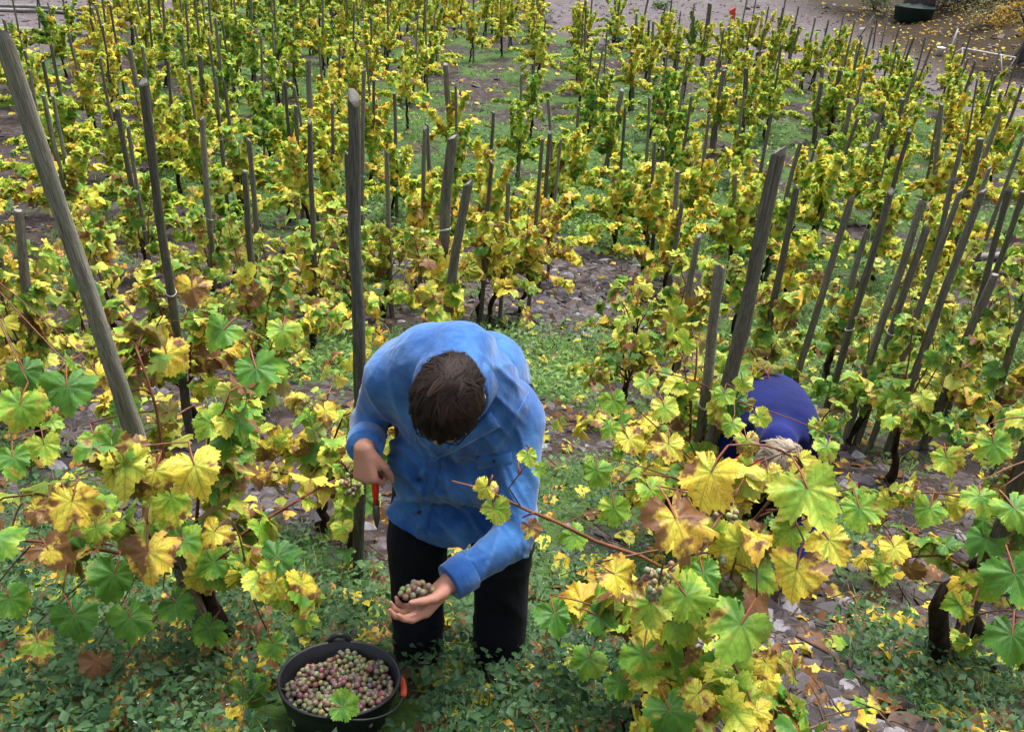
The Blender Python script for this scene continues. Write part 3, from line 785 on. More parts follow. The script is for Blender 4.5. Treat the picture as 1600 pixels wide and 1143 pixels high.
def make_vine(B, axis, mode, n_leaf, tone, seed, R=.45, Hc=1.05, off=None, size=1.0, lean=(0, 0), shoots=8, low=.30, spread=.20):
    """One vine: gnarled trunk, canes and leaves. mode hi / mid = every leaf a part, low = leaves joined."""
    r = random.Random(seed); B = np.array(B, float); axis = np.array(axis) / np.linalg.norm(axis)
    root = empty('grapevine', B)
    off = np.array(off if off is not None else (r.uniform(-.09, .09), r.uniform(-.09, .09), 0.))
    hh = r.uniform(.34, .50) * (Hc / 1.05)
    p0 = B + off * 1.3; p0[2] = float(gz(p0[0], p0[1])) - .04
    pts, rad = [], []
    for i in range(8):
        t = i / 7
        w = np.array([r.uniform(-1, 1), r.uniform(-1, 1), 0]) * .028 * math.sin(t * 3)
        pts.append(p0 + (B + axis * hh + off * .45 + np.array([*lean, 0]) * .5 - p0) * t + w); rad.append((.030 - .012 * t) * r.uniform(.85, 1.2))
    head = pts[-1]
    tb = MB().tube(pts, rad, 7 if mode != 'low' else 5)
    curves = []
    c0 = np.array([*lean, 0])
    for k in range(shoots):
        a = 2 * math.pi * (k + r.uniform(-.3, .3)) / shoots; d = np.array([math.cos(a), math.sin(a), 0])
        rr = R * r.uniform(.45, 1.1); top = Hc * r.uniform(.35, 1.1)
        if k % 3 == 0: d = d * .35; top = Hc * r.uniform(.95, 1.2)
        if k % 3 == 1: top = Hc * r.uniform(low, .6)
        e = B + d * rr + c0 * r.uniform(.7, 1.3); e[2] = B[2] + top
        mid = head * .45 + e * .55 + np.array([0, 0, r.uniform(.10, .34)]) - d * .04
        curves.append(np.array([head + (r.uniform(-.02, .02),) * 3, mid, e]))
    if mode == 'low':
        for c in curves[::2]:
            tb.tube(bez(c, np.linspace(0, 1, 4)), [.008, .006, .005, .003], 3, cap=False)
        tb.build('trunk', M_BARK, root)
    else:
        tb.build('trunk', M_BARK, root)
        for c in curves:
            q = bez(c, np.linspace(0, 1, 7)); q[1:-1] += rng.normal(0, .008, (5, 3))
            MB().tube(q, np.linspace(.0062, .0026, 7), 5).build('cane', M_CANE, root)
    ci = [r.randrange(shoots) for _ in range(n_leaf)]
    ts = [r.uniform(.12, 1.0) for _ in range(n_leaf)]
    pos = np.array([bez(curves[c], t) for c, t in zip(ci, ts)])
    cen = B + c0 * .8
    az = np.array([math.atan2(p[1] - cen[1], p[0] - cen[0]) - math.pi / 2 + r.gauss(0, .75) for p in pos])
    pit = np.array([r.uniform(-.35, .75) for _ in pos]); rl = np.array([r.gauss(0, .35) for _ in pos])
    sc = np.array([size * r.uniform(.046, .088) * (1.06 - .30 * t) for t in ts])
    rots = rot_euler(az, pit, rl)
    tones = [leaf_tone(r, tone, spread) for _ in pos]
    if mode == 'low':
        pick = np.array([r.randrange(4) for _ in pos])
        me = batch(LEAF_LOW, pos, rots, sc * 1.17, np.array(tones), pick, 'foliage', M_LEAFS)
        f = put('foliage', me, root); f['kind'] = 'stuff'
    else:
        lib = LEAF_HI if mode == 'hi' else LEAF_MID
        inv = Matrix.Translation(-Vector(B))
        for p, m3, s, tn in zip(pos, rots, sc, tones):
            o = bpy.data.objects.new('leaf', lib[r.randrange(len(lib))]); COL.objects.link(o)
            o.parent = root
            m = Matrix(m3.tolist()).to_4x4()
            o.matrix_basis = inv @ Matrix.LocRotScale(Vector(p), m.to_quaternion(), Vector((s, s, s)))
            o.color = (*tn, 1)
    return root, curves
VINES = []
def tone_at(px, py):
    t = .485 + .32 * (vnoise(px, py, .011, 31) - .5) + .13 * (vnoise(px, py, .03, 32) - .5)
    if py < 420: t += .01
    if px > 1150 and py > 150: t -= .03
    return t
NEAR = {}
for i, s in enumerate(STK):
    B, D = s['B'], s['D']
    if i in (1, 2, 3, 13, 22): continue                     # these share a vine with the stake beside them or are built below
    if s['lab'] is None and s['man'] and any(v['D'] > 0 and (v['B'][0] - B[0]) ** 2 + (v['B'][1] - B[1]) ** 2 < .42 ** 2 for v in VINES): continue
    if D > edge_y(B[0]) + .2: continue
    px = to_px(B + (0, 0, .7))[0]
    mode = 'hi' if D < 4.6 else 'mid' if D < 8.2 else 'low'
    n = {'hi': 195, 'mid': 165, 'low': 450 if D < 15 else 400}[mode]
    tone = tone_at(px[0], px[1]) + rnd.uniform(-.07, .07)
    Hc, R = rnd.uniform(.85, 1.2), rnd.uniform(.58, .85)
    if D > 9: Hc *= 1.14; R *= 1.05
    if D > 24: Hc, R = Hc * 1.15, R * .85
    if i == 7: n, R = 80, .45
    if s['lab'] is None and not s['man']: n = int(n * rnd.uniform(.7, 1.15))
    root, cv = make_vine(B, s['T'] - B, mode, n, tone, 1000 + i, R, Hc)
    VINES.append(dict(o=root, B=B, D=D, tone=tone, st=i, px=px, mode=mode))
    NEAR[i] = (root, cv)

# vines without a stake of their own, filling the rows in the middle distance
_no = [(870, 480, 120, 95), (640, 425, 70, 60), (715, 800, 190, 330), (1215, 690, 130, 160), (880, 580, 70, 80), (400, 740, 90, 70), (1330, 560, 60, 60), (900, 760, 60, 90)]
for row in range(-8, 10):
    for j in range(9):
        y = 3.1 + j * .95 + rnd.uniform(-.25, .25); x = row * .98 + .05 * (y - 3) * row / 4 + rnd.uniform(-.25, .25)
        B = np.array([x, y, float(gz(x, y))]); p = to_px(B)[0]
        if not (-90 < p[0] < 1700 and 200 < p[1] < 1000): continue
        if any(((p[0] - a) / c) ** 2 + ((p[1] - b) / d) ** 2 < 1 for a, b, c, d in _no): continue
        if any((v['B'][0] - x) ** 2 + (v['B'][1] - y) ** 2 < .74 ** 2 for v in VINES): continue
        px = to_px(B + (0, 0, .6))[0]; mode = 'hi' if y < 4.2 else 'mid' if y < 8.2 else 'low'
        tone = tone_at(px[0], px[1]) + rnd.uniform(-.08, .08)
        root, cv = make_vine(B, (rnd.uniform(-.1, .1), rnd.uniform(-.1, .1), 1), mode, {'hi': 130, 'mid': 125, 'low': 300}[mode], tone, 5000 + row * 40 + j, rnd.uniform(.45, .65), rnd.uniform(.65, 1.0))
        VINES.append(dict(o=root, B=B, D=y, tone=tone, st=None, px=px, mode=mode))

# the three vines nearest the lens
def special(pxb, axis, label, **kw):
    B = gpix(*pxb) if len(pxb) == 2 else np.array(pxb)
    root, cv = make_vine(B, axis, 'hi', **kw)
    VINES.append(dict(o=root, B=B, D=B[1], tone=kw['tone'], st=None, px=to_px(B + (0, 0, .6))[0], mode='hi', label=label))
    return root, cv, B
V_R0, CV_R0, B_R0 = special((1000, 1150), (0, -.05, 1), 'yellow leaved vine with grapes filling the front, right of the bucket', n_leaf=170, tone=.54, seed=71, R=.42, Hc=.95, size=1.05, lean=(.10, -.10), shoots=11, low=.15)
V_R1, CV_R1, B_R1 = special((1062, 850), (.05, 0, 1), 'broad yellow-green vine round the short sawn stake before the royal blue picker', n_leaf=210, tone=.52, seed=72, R=.50, Hc=.90, size=1.0, lean=(-.05, 0), shoots=11, low=.25)
V_C0, CV_C0, B_C0 = special((577, 880), (0, 0, 1), 'sparse green vine on the tall dark central stake beside the picker in pale blue', n_leaf=34, tone=.32, seed=73, R=.26, Hc=.60, size=.9, lean=(-.08, -.05), shoots=5, low=.3)
for k, (x, y, D) in enumerate([(1035, 885, 1.33), (1150, 870, 1.40), (1130, 790, 1.55), (1045, 920, 1.40)]):
    hanging_cluster(V_R0 if k != 2 else V_R1, W(x, y, D), .085, 500 + k)
hanging_cluster(V_C0, W(548, 745, 2.12), .08, 510, .95)
hanging_cluster(NEAR[7][0], W(1560, 720, 2.2), .08, 511, .95)
# ------------------------------------------------------------------ single large leaves at the front, where the photograph shows them
LEAF_FACE = [as_mesh(leaf_mesh(k + 200, 58, 8, True, (.4, .75, 1.0), lobes=(.1, .55, .3, .8, .2)[k % 5], curl=(.8, 1.6, 1.1, 1.9)[k % 4]), 'leaf', [M_LEAF, M_PET]) for k in range(14)]
def face_leaf(root, curves, px, py, D, wpx, tone, brown, turn=0., tip=None, k=None):
    r = random.Random(int(px * 31 + py)); c = W(px, py, D)
    depth = (c - CAM) @ CF; s = wpx / FPX * depth / 1.75
    nrm = unit_(unit_(CAM - c) * .75 + np.array([r.uniform(-.35, .35), r.uniform(-.25, .25), .55 + r.uniform(-.2, .3)]))
    dn = -CU * math.cos(turn) + CR * math.sin(turn)
    y = unit_(dn - nrm * (dn @ nrm)); x = np.cross(y, nrm)
    M3 = Matrix(((x[0], y[0], nrm[0]), (x[1], y[1], nrm[1]), (x[2], y[2], nrm[2])))
    org = c - (M3 @ Vector((0, 1.05, 0))) * s
    o = bpy.data.objects.new('leaf', LEAF_FACE[r.randrange(14) if k is None else k]); COL.objects.link(o); o.parent = root
    o.matrix_basis = Matrix.Translation(-root.location) @ Matrix.LocRotScale(Vector(org), M3.to_quaternion(), Vector((s, s, s)))
    o.color = (tone + (.12 if tone > .55 else 0), brown * 1.15, r.random(), 1)
    p = np.array(org); best = None
    for cv in curves:
        q = bez(cv, np.linspace(0, 1, 15)); d = np.linalg.norm(q - p, axis=1); i = int(np.argmin(d + .3 * np.maximum(0, q[:, 2] - p[2])))
        if best is None or d[i] < best[0]: best = (d[i], q[i])
    if best[0] > .02:
        a = best[1]; m = (a + p) / 2 + np.array([r.uniform(-.03, .03), r.uniform(-.03, .03), .03])
        MB().tube(bez(np.array([a, m, p]), np.linspace(0, 1, 6)), np.linspace(.0032, .0018, 6), 5).build('cane', M_CANE, root)
def unit_(v): return np.asarray(v, float) / np.linalg.norm(v)
for a in [(1062, 822, 1.22, 128, .70, .50, .2), (1105, 748, 1.30, 108, .68, .40, -.4), (1268, 775, 1.34, 122, .50, .18, .3), (1242, 900, 1.25, 98, .66, .38, -.2), (1078, 940, 1.22, 96, .42, .12, .5),
          (1152, 985, 1.24, 112, .38, .34, -.5), (968, 900, 1.36, 74, .70, .30, 1.0), (1018, 950, 1.32, 82, .48, .25, .2), (1003, 1030, 1.34, 78, .30, .20, -.2), (1190, 900, 1.36, 72, .42, .15, .9),
          (868, 965, 1.62, 64, .16, .05, .1), (918, 1035, 1.50, 66, .36, .10, -.3), (1050, 1118, 1.26, 92, .22, .10, .3), (1128, 1050, 1.30, 76, .30, .05, .0), (1086, 1088, 1.22, 62, .56, .35, -.7),
          (1200, 1040, 1.34, 54, .66, .40, .4), (940, 965, 1.50, 58, .14, .05, .9), (1100, 900, 1.34, 66, .30, .05, .2), (965, 1070, 1.42, 50, .26, .05, -.8), (1300, 850, 1.42, 74, .58, .3, .5),
          (1345, 800, 1.75, 70, .40, .1, .2), (1150, 860, 1.45, 62, .18, .05, -.4), (1230, 830, 1.42, 66, .44, .1, -.9), (1195, 1065, 1.40, 48, .6, .3, -.3), (1010, 985, 1.45, 60, .62, .3, -.2)]:
    face_leaf(V_R0, CV_R0, *a)
_v0, _c0 = NEAR[0]
for a in [(232, 872, 1.62, 94, .72, .48, .1), (240, 742, 1.70, 72, .60, .42, -.3), (306, 735, 1.66, 88, .60, .25, .3), (120, 968, 1.55, 82, .13, .02, .4), (176, 905, 1.66, 78, .22, .08, -.3),
          (206, 972, 1.64, 78, .26, .10, .2), (110, 792, 1.62, 88, .66, .50, -.2), (80, 865, 1.60, 70, .70, .70, .5), (386, 1090, 1.62, 76, .28, .08, .2), (322, 985, 1.72, 60, .26, .05, -.5),
          (290, 850, 1.72, 66, .38, .10, .3), (330, 835, 1.74, 58, .70, .35, -.6), (150, 690, 1.85, 64, .40, .15, .4), (60, 800, 1.66, 50, .62, .6, 1.0), (280, 945, 1.74, 60, .20, .05, .8),
          (150, 1040, 1.58, 56, .58, .85, -.2), (205, 1070, 1.60, 50, .72, .45, .9), (345, 1130, 1.58, 66, .22, .05, -.4), (430, 1010, 1.66, 50, .34, .2, .4), (60, 1010, 1.6, 60, .45, .4, .2), (20, 940, 1.6, 64, .25, .1, .6), (350, 900, 1.8, 54, .5, .2, -.3), (150, 830, 1.75, 60, .5, .3, .2), (270, 800, 1.75, 60, .45, .3, -.6), (190, 640, 1.95, 56, .30, .05, -.2), (330, 660, 2.1, 60, .42, .1, .5)]:
    face_leaf(_v0, _c0, *a)
_v4, _c4 = NEAR[4]
for a in [(402, 582, 2.5, 86, .24, .06, .3), (372, 702, 2.3, 76, .42, .20, .9), (345, 520, 2.7, 64, .30, .05, -.6), (262, 560, 2.7, 70, .62, .25, .2), (300, 455, 3.0, 60, .70, .45, .0), (440, 520, 2.9, 56, .48, .2, -.2)]:
    face_leaf(_v4, _c4, *a)
_v16, _c16 = NEAR[16]
for a in [(105, 612, 2.0, 86, .20, .05, .1), (28, 640, 2.1, 80, .42, .20, -.2), (40, 585, 2.3, 60, .14, .02, .4), (155, 590, 2.3, 50, .66, .35, .6), (70, 700, 2.1, 58, .50, .15, .2), (20, 720, 2.0, 62, .28, .05, .1)]:
    face_leaf(_v16, _c16, *a)
_v7, _c7 = NEAR[7]
for a in [(1588, 905, 1.62, 96, .18, .02, .2), (1580, 1000, 1.60, 86, .16, .05, -.2), (1590, 800, 1.75, 80, .36, .12, .4), (1530, 780, 1.9, 60, .42, .1, -.3), 
          (1400, 860, 2.0, 56, .60, .3, .2), (1450, 800, 2.1, 58, .40, .1, -.4), (1555, 700, 2.1, 66, .40, .12, .1), (1480, 720, 2.3, 54, .52, .2, .2)]:
    face_leaf(_v7, _c7, *a)
# a long cane reaching in front of the pale blue shirt
_cane = [W(x, y, D) for x, y, D in ((1060, 900, 1.62), (1000, 868, 1.55), (930, 845, 1.50), (870, 815, 1.46), (820, 795, 1.43), (760, 765, 1.42), (706, 751, 1.42))]
MB().tube(_cane, [.0050, .0046, .0042, .0038, .0032, .0024, .0016], 6).build('cane', M_CANE, V_R1)
MB().tube([W(x, y, D) for x, y, D in ((815, 793, 1.43), (795, 762, 1.42), (822, 726, 1.41))], .0016, 5).build('cane', M_CANE, V_R1)
_cc = [np.array([_cane[i], (_cane[i] + _cane[i + 1]) / 2, _cane[i + 1]]) for i in range(6)] + [np.array([W(815, 793, 1.43), W(795, 762, 1.42), W(822, 726, 1.41)])]
for a in [(757, 765, 1.41, 44, .56, .30, -.5), (775, 800, 1.40, 52, .46, .28, .2), (826, 714, 1.40, 34, .52, .15, .2), (832, 826, 1.42, 40, .52, .62, .5), (845, 735, 1.44, 30, .40, .1, 1.2)]:
    face_leaf(V_R1, _cc, *a)

_an = gpix(500, 1158); _sh = np.array([_an, _an + np.array([.01, .02, .10]), W(512, 1112, 1.44)])
face_leaf(_v0, [_sh], 540, 1106, 1.40, 56, .30, .10, 1.3)

for a in [(1162, 602, 2.35, 36, .50, .2, .2), (1142, 665, 2.2, 42, .46, .2, -.3), (1188, 655, 2.3, 38, .52, .2, .6), (1168, 692, 2.15, 46, .50, .3, .1), (1130, 620, 2.3, 40, .42, .1, -.2), (1250, 722, 2.1, 48, .56, .3, .2), (1290, 700, 2.2, 44, .45, .2, -.4),
          (1040, 640, 2.2, 52, .55, .3, .2), (1010, 600, 2.35, 46, .48, .2, -.3), (985, 690, 2.1, 54, .56, .3, .3), (1045, 700, 2.0, 60, .60, .4, -.1), (960, 630, 2.3, 48, .42, .1, .2), (930, 740, 2.1, 52, .36, .1, -.2), (1020, 770, 1.9, 60, .50, .2, .4),
          (960, 800, 1.9, 58, .42, .15, .1), (900, 840, 1.9, 50, .36, .1, .5), (1200, 745, 2.0, 54, .60, .35, .0)]:
    face_leaf(V_R1, CV_R1, *a)

_b = gpix(1466, 1040); _D = _b[1]
MB().tube([_b - np.array([0, 0, .05]), W(1468, 1000, _D - .02), W(1466, 950, _D - .05), W(1478, 918, _D - .04), W(1505, 905, _D), W(1535, 892, _D + .05), W(1552, 860, _D + .08)], [.036, .034, .031, .022, .020, .019, .016], 9).build('trunk', M_BARK, _v7)
# ------------------------------------------------------------------ what lies and grows on the ground
def scatter(n, x0, x1, y0, y1, weight, seed, view=True):
    g = np.random.default_rng(seed)
    # even in the picture rather than in plan: denser near the lens
    y = np.exp(g.uniform(math.log(y0), math.log(y1), n))
    hw = .70 * y + 1.1
    x = g.uniform(-1, 1, n) * hw + .03 * y
    bx, by, _ = W(531, 1056, 1.62) - np.array([0, .05, 0])
    keep = (g.random(n) < weight(x, y)) & ((x - bx) ** 2 + (y - by) ** 2 > .255 ** 2)
    x, y = x[keep], y[keep]
    return x, y, g

def weed_template(wid, bend):
    V = np.array([(0, 0, 0), (-wid, .45, .08), (wid, .45, .08), (0, .45, .0), (0, 1, -bend)], float)
    F = np.array([(0, 3, 1), (0, 2, 3), (1, 3, 4), (3, 2, 4)])
    return V, F, V[:, :2]
WEED_T = [weed_template(.26, .10), weed_template(.36, .2), weed_template(.18, .0)]
BLADE_T = [(np.array([(-.035, 0, 0), (.035, 0, 0), (0, 1, -.35), (.02, .6, .05), (-.02, .6, .05)], float), np.array([(0, 1, 3), (0, 3, 4), (4, 3, 2)]), np.zeros((5, 2)))]

def weeds():
    P, RT, S, C, K = [], [], [], [], []
    x, y, g = scatter(33000, 0, 0, 1.0, 30, lambda x, y: np.clip((greenness(x, y) - .18) * 1.5, 0, 1), 41)
    for q in range(5):                                        # several leaves to each little plant
        m = len(x); size = np.where(y < 5, .025, np.where(y < 10, .040, .07)) * g.lognormal(0, .30, m)
        h = g.uniform(.1, 1, m) * np.where(y < 5, .10, .14) * (.5 + greenness(x, y))
        jx, jy = g.normal(0, 1, m) * size * 1.3, g.normal(0, 1, m) * size * 1.3
        P.append(np.stack([x + jx, y + jy, gz(x + jx, y + jy) + h], 1))
        RT.append(rot_euler(g.uniform(0, 6.28, m), g.uniform(-.4, .7, m), g.normal(0, .4, m))); S.append(size)
        t = np.clip(vnoise(x, y, 1.3, 51) * .8 + g.uniform(-.25, .35, m), 0, 1)[:, None]
        near = np.clip((6 - y) / 4, 0, 1)[:, None]
        c = (1 - t) * np.array([.014, .054, .018]) + t * (np.array([.085, .175, .055]) * near + np.array([.170, .300, .045]) * (1 - near))
        C.append(c); K.append(g.integers(0, 3, m))
    me = batch(WEED_T, np.concatenate(P), np.concatenate(RT), np.concatenate(S), np.concatenate(C), np.concatenate(K), 'weeds', M_WEED)
    tag(put('weeds', me), 'low green broad-leaved weeds covering the ground between the vines', 'weeds', None, 'stuff')
    x, y, g = scatter(37000, 0, 0, 1.1, 30, lambda x, y: np.clip(greenness(x, y) * 1.1 - .1 + .35 * (vnoise(x, y, .7, 61) - .5), 0, 1) * np.clip(y / 5, .5, 1), 42)
    m = len(x); n3 = 3
    x, y = np.repeat(x, n3), np.repeat(y, n3); m *= n3
    x, y = x + g.normal(0, .02, m), y + g.normal(0, .02, m)
    t = g.random(m)[:, None]
    c = (1 - t) * np.array([.040, .115, .022]) + t * np.array([.200, .320, .060])
    dry = (g.random(m) < .12)[:, None]; c = np.where(dry, np.array([.28, .23, .12]), c)
    me = batch(BLADE_T, np.stack([x, y, gz(x, y) - .005], 1), rot_euler(g.uniform(0, 6.28, m), g.uniform(.5, 1.4, m), g.normal(0, .3, m)), g.uniform(.06, .15, m) * np.clip(y / 6, .7, 1.4), c, np.zeros(m, int), 'grass', M_WEED)
    tag(put('grass', me), 'thin grass blades among the weeds and vines', 'grass', None, 'stuff')
    # little white blossoms
    x, y, g = scatter(1500, 0, 0, 1.1, 4.2, lambda x, y: np.clip(greenness(x, y) * 1.2 - .45, 0, .6), 43)
    m = len(x); F4 = []
    pet = (np.array([(0, 0, 0), (.5, .3, .1), (1, 0, .05), (.5, -.3, .1), (-.5, .3, .1), (-1, 0, .05), (-.5, -.3, .1)], float), np.array([(0, 1, 2), (0, 2, 3), (0, 5, 4), (0, 6, 5)]), np.zeros((7, 2)))
    me = batch([pet], np.stack([x, y, gz(x, y) + g.uniform(.05, .13, m)], 1), rot_euler(g.uniform(0, 6.28, m), g.uniform(-.5, .5, m), g.normal(0, .4, m)), g.uniform(.0035, .0065, m), np.tile([.75, .74, .80], (m, 1)), np.zeros(m, int), 'blossoms', M_WEED)
    tag(put('blossoms', me), 'scattered tiny white blossoms among the front weeds', 'flowers', None, 'stuff')
weeds()

STONE_ME = []
def stone_template(k):
    r = random.Random(k + 900); n = 6 + k % 3
    q = [(math.cos(6.28 * i / n) * r.uniform(.55, 1.05), math.sin(6.28 * i / n) * r.uniform(.45, .95)) for i in range(n)]
    th = r.uniform(.10, .30); tilt = r.uniform(-.1, .1)
    V = [(x * .96, y * .96, -th) for x, y in q] + [(x, y, th * .55 + tilt * x) for x, y in q] + [(x * .78, y * .78, th * r.uniform(.8, 1.1) + tilt * x) for x, y in q]
    F = []
    for s in range(2):
        for i in range(n):
            a, b = s * n + i, s * n + (i + 1) % n
            F += [(a, b, b + n), (a, b + n, a + n)]
    for i in range(1, n - 1): F.append((2 * n, 2 * n + i, 2 * n + i + 1))
    return np.array(V), np.array(F), np.zeros((len(V), 2))
STONE_T = [stone_template(k) for k in range(8)]
STONE_ME = [mesh_np('slate_stone', t[0], t[1], mats=[M_STONE]) for t in STONE_T]
def slate_color(g, m):
    t = g.random(m)[:, None]; u = g.random(m)[:, None]
    c = (1 - t) * np.array([.026, .021, .021]) + t * np.array([.105, .091, .098])
    return np.where(u < .12, np.array([.09, .06, .045]), np.where(u > .95, np.array([.19, .18, .195]), c))

def ground_pieces():
    # slate
    def w(x, y):
        return np.clip(.95 - greenness(x, y) * 1.35, .06, 1) * np.where(y > edge_y(x) + 4, .25, 1)
    x, y, g = scatter(17000, 0, 0, 1.0, 34, w, 44)
    for bx, by, rr, wt in _blobs:                             # slate lies thick on the bare paths
        if wt < -.8:
            k_ = int(1500 * rr * rr) + 120; q = g.normal(0, .62 * rr, (k_, 2)); x, y = np.concatenate([x, bx + q[:, 0]]), np.concatenate([y, by + q[:, 1]])
    m = len(x); size = np.minimum(g.lognormal(-3.35, .5, m), .085) * np.clip(.8 + y / 30, .8, 1.6)
    z = gz(x, y) + size * .05
    slope = -.16
    rt = rot_euler(g.uniform(0, 6.28, m), slope + g.normal(0, .25, m), g.normal(0, .25, m))
    c = slate_color(g, m); k = g.integers(0, 8, m)
    app = size / y * np.where((np.abs(x) < .58 * y + .2), 1, 0)
    top = set(np.argsort(-app)[:290].tolist())
    for i in sorted(top):
        o = bpy.data.objects.new('slate_stone', STONE_ME[k[i]]); COL.objects.link(o); o.parent = GROUND
        o.matrix_basis = Matrix.LocRotScale(Vector((x[i], y[i], z[i])), Matrix(rt[i].tolist()).to_quaternion(), Vector((size[i],) * 3)); o.color = (*c[i], 1)
    rest = np.array([i for i in range(m) if i not in top])
    o = put('slate_chips', batch(STONE_T, np.stack([x, y, z], 1)[rest], rt[rest], size[rest], c[rest], k[rest], 'slate_chips', M_STUFFSTONE, False), GROUND)
    o['kind'] = 'stuff'
    # fallen leaves
    x, y, g = scatter(5800, 0, 0, 1.05, 34, lambda x, y: np.where(y < edge_y(x) - .2, .75, .10) * np.clip(.35 + vnoise(x, y, .9, 71), 0, 1), 45)
    m = len(x); size = g.uniform(.035, .066, m) * np.clip(.9 + y / 40, .9, 1.4)
    z = gz(x, y) + .018 + g.uniform(0, .05, m) * greenness(x, y)
    rt = rot_euler(g.uniform(0, 6.28, m), g.normal(-.1, .35, m), g.normal(0, .35, m))
    tn = np.stack([np.clip(g.normal(.74, .16, m), .3, .97), np.clip(g.normal(.62, .34, m), 0, 1), g.random(m)], 1)
    app = size / y * np.where((np.abs(x) < .58 * y + .2), 1, 0)
    top = set(np.argsort(-app)[:290].tolist())
    for i in sorted(top):
        o = bpy.data.objects.new('fallen_leaf', FLAT_LEAF[i % 6]); COL.objects.link(o); o.parent = GROUND
        o.matrix_basis = Matrix.LocRotScale(Vector((x[i], y[i], z[i])), Matrix(rt[i].tolist()).to_quaternion(), Vector((size[i],) * 3)); o.color = (*tn[i], 1)
    rest = np.array([i for i in range(m) if i not in top])
    o = put('fallen_leaves', batch([t[:3] for t in FLAT_LOW], np.stack([x, y, z], 1)[rest], rt[rest], size[rest], tn[rest], g.integers(0, 3, m)[rest], 'fallen_leaves', M_LEAFS), GROUND)
    o['kind'] = 'stuff'
    # prunings and mulch
    def tw(k):
        r = random.Random(k); a = r.uniform(-.12, .12)
        b = MB().tube([(0, -.5, 0), (a, -.1, .02), (-a, .2, .0), (a * .5, .5, .03)], [.012, .011, .009, .006], 4, cap=False)
        V = np.array(b.v); F = np.array([t for f in b.f for t in ((f[0], f[1], f[2]), (f[0], f[2], f[3]))])
        return V, F, np.zeros((len(V), 2))
    x, y, g = scatter(7200, 0, 0, 1.0, 14, lambda x, y: np.clip(.75 - greenness(x, y) * 1.1, .05, 1), 46)
    m = len(x)
    t = g.random(m)[:, None]; c = (1 - t) * np.array([.030, .017, .012]) + t * np.array([.15, .10, .07])
    me = batch([tw(k) for k in range(4)], np.stack([x, y, gz(x, y) + .012], 1), rot_euler(g.uniform(0, 6.28, m), g.normal(-.15, .14, m), g.uniform(0, 6, m)), g.uniform(.05, .34, m), c, g.integers(0, 4, m), 'twigs', M_DRY)
    o = put('twigs', me, GROUND); o['kind'] = 'stuff'
ground_pieces()

def far_litter():
    """Stones on the far gravel and yellow leaves on the dark bank."""
    g = np.random.default_rng(90); n = 9000
    y = g.uniform(20, 50, n); x = g.uniform(-1, 1, n) * .66 * y
    k = y > edge_y(x); x, y = x[k], y[k]; m = len(x)
    sz = g.lognormal(-3.0, .5, m)
    me = batch(STONE_T, np.stack([x, y, gz(x, y) + sz * .1], 1), rot_euler(g.uniform(0, 6.28, m), g.normal(-.1, .3, m), g.normal(0, .3, m)), sz, slate_color(g, m) * 1.1, g.integers(0, 8, m), 'gravel_stones', M_STUFFSTONE, False)
    put('gravel_stones', me, GROUND)['kind'] = 'stuff'
    n = 2600; x = g.uniform(11, 27, n); y = g.uniform(27, 50, n); k = (g.random(n) < np.clip((x - 11.5 - (y - 27) * .10) / 4, 0, 1)) & (y > edge_y(x)); x, y = x[k], y[k]; m = len(x)
    tn = np.stack([np.clip(g.normal(.80, .13, m), .3, .97), np.clip(g.normal(.65, .3, m), 0, 1), g.random(m)], 1)
    me = batch([t[:3] for t in FLAT_LOW], np.stack([x, y, gz(x, y) + .03], 1), rot_euler(g.uniform(0, 6.28, m), g.normal(0, .4, m), g.normal(0, .4, m)), g.uniform(.05, .10, m), tn, g.integers(0, 3, m), 'bank_leaves', M_LEAFS)
    put('bank_leaves', me, GROUND)['kind'] = 'stuff'
far_litter()
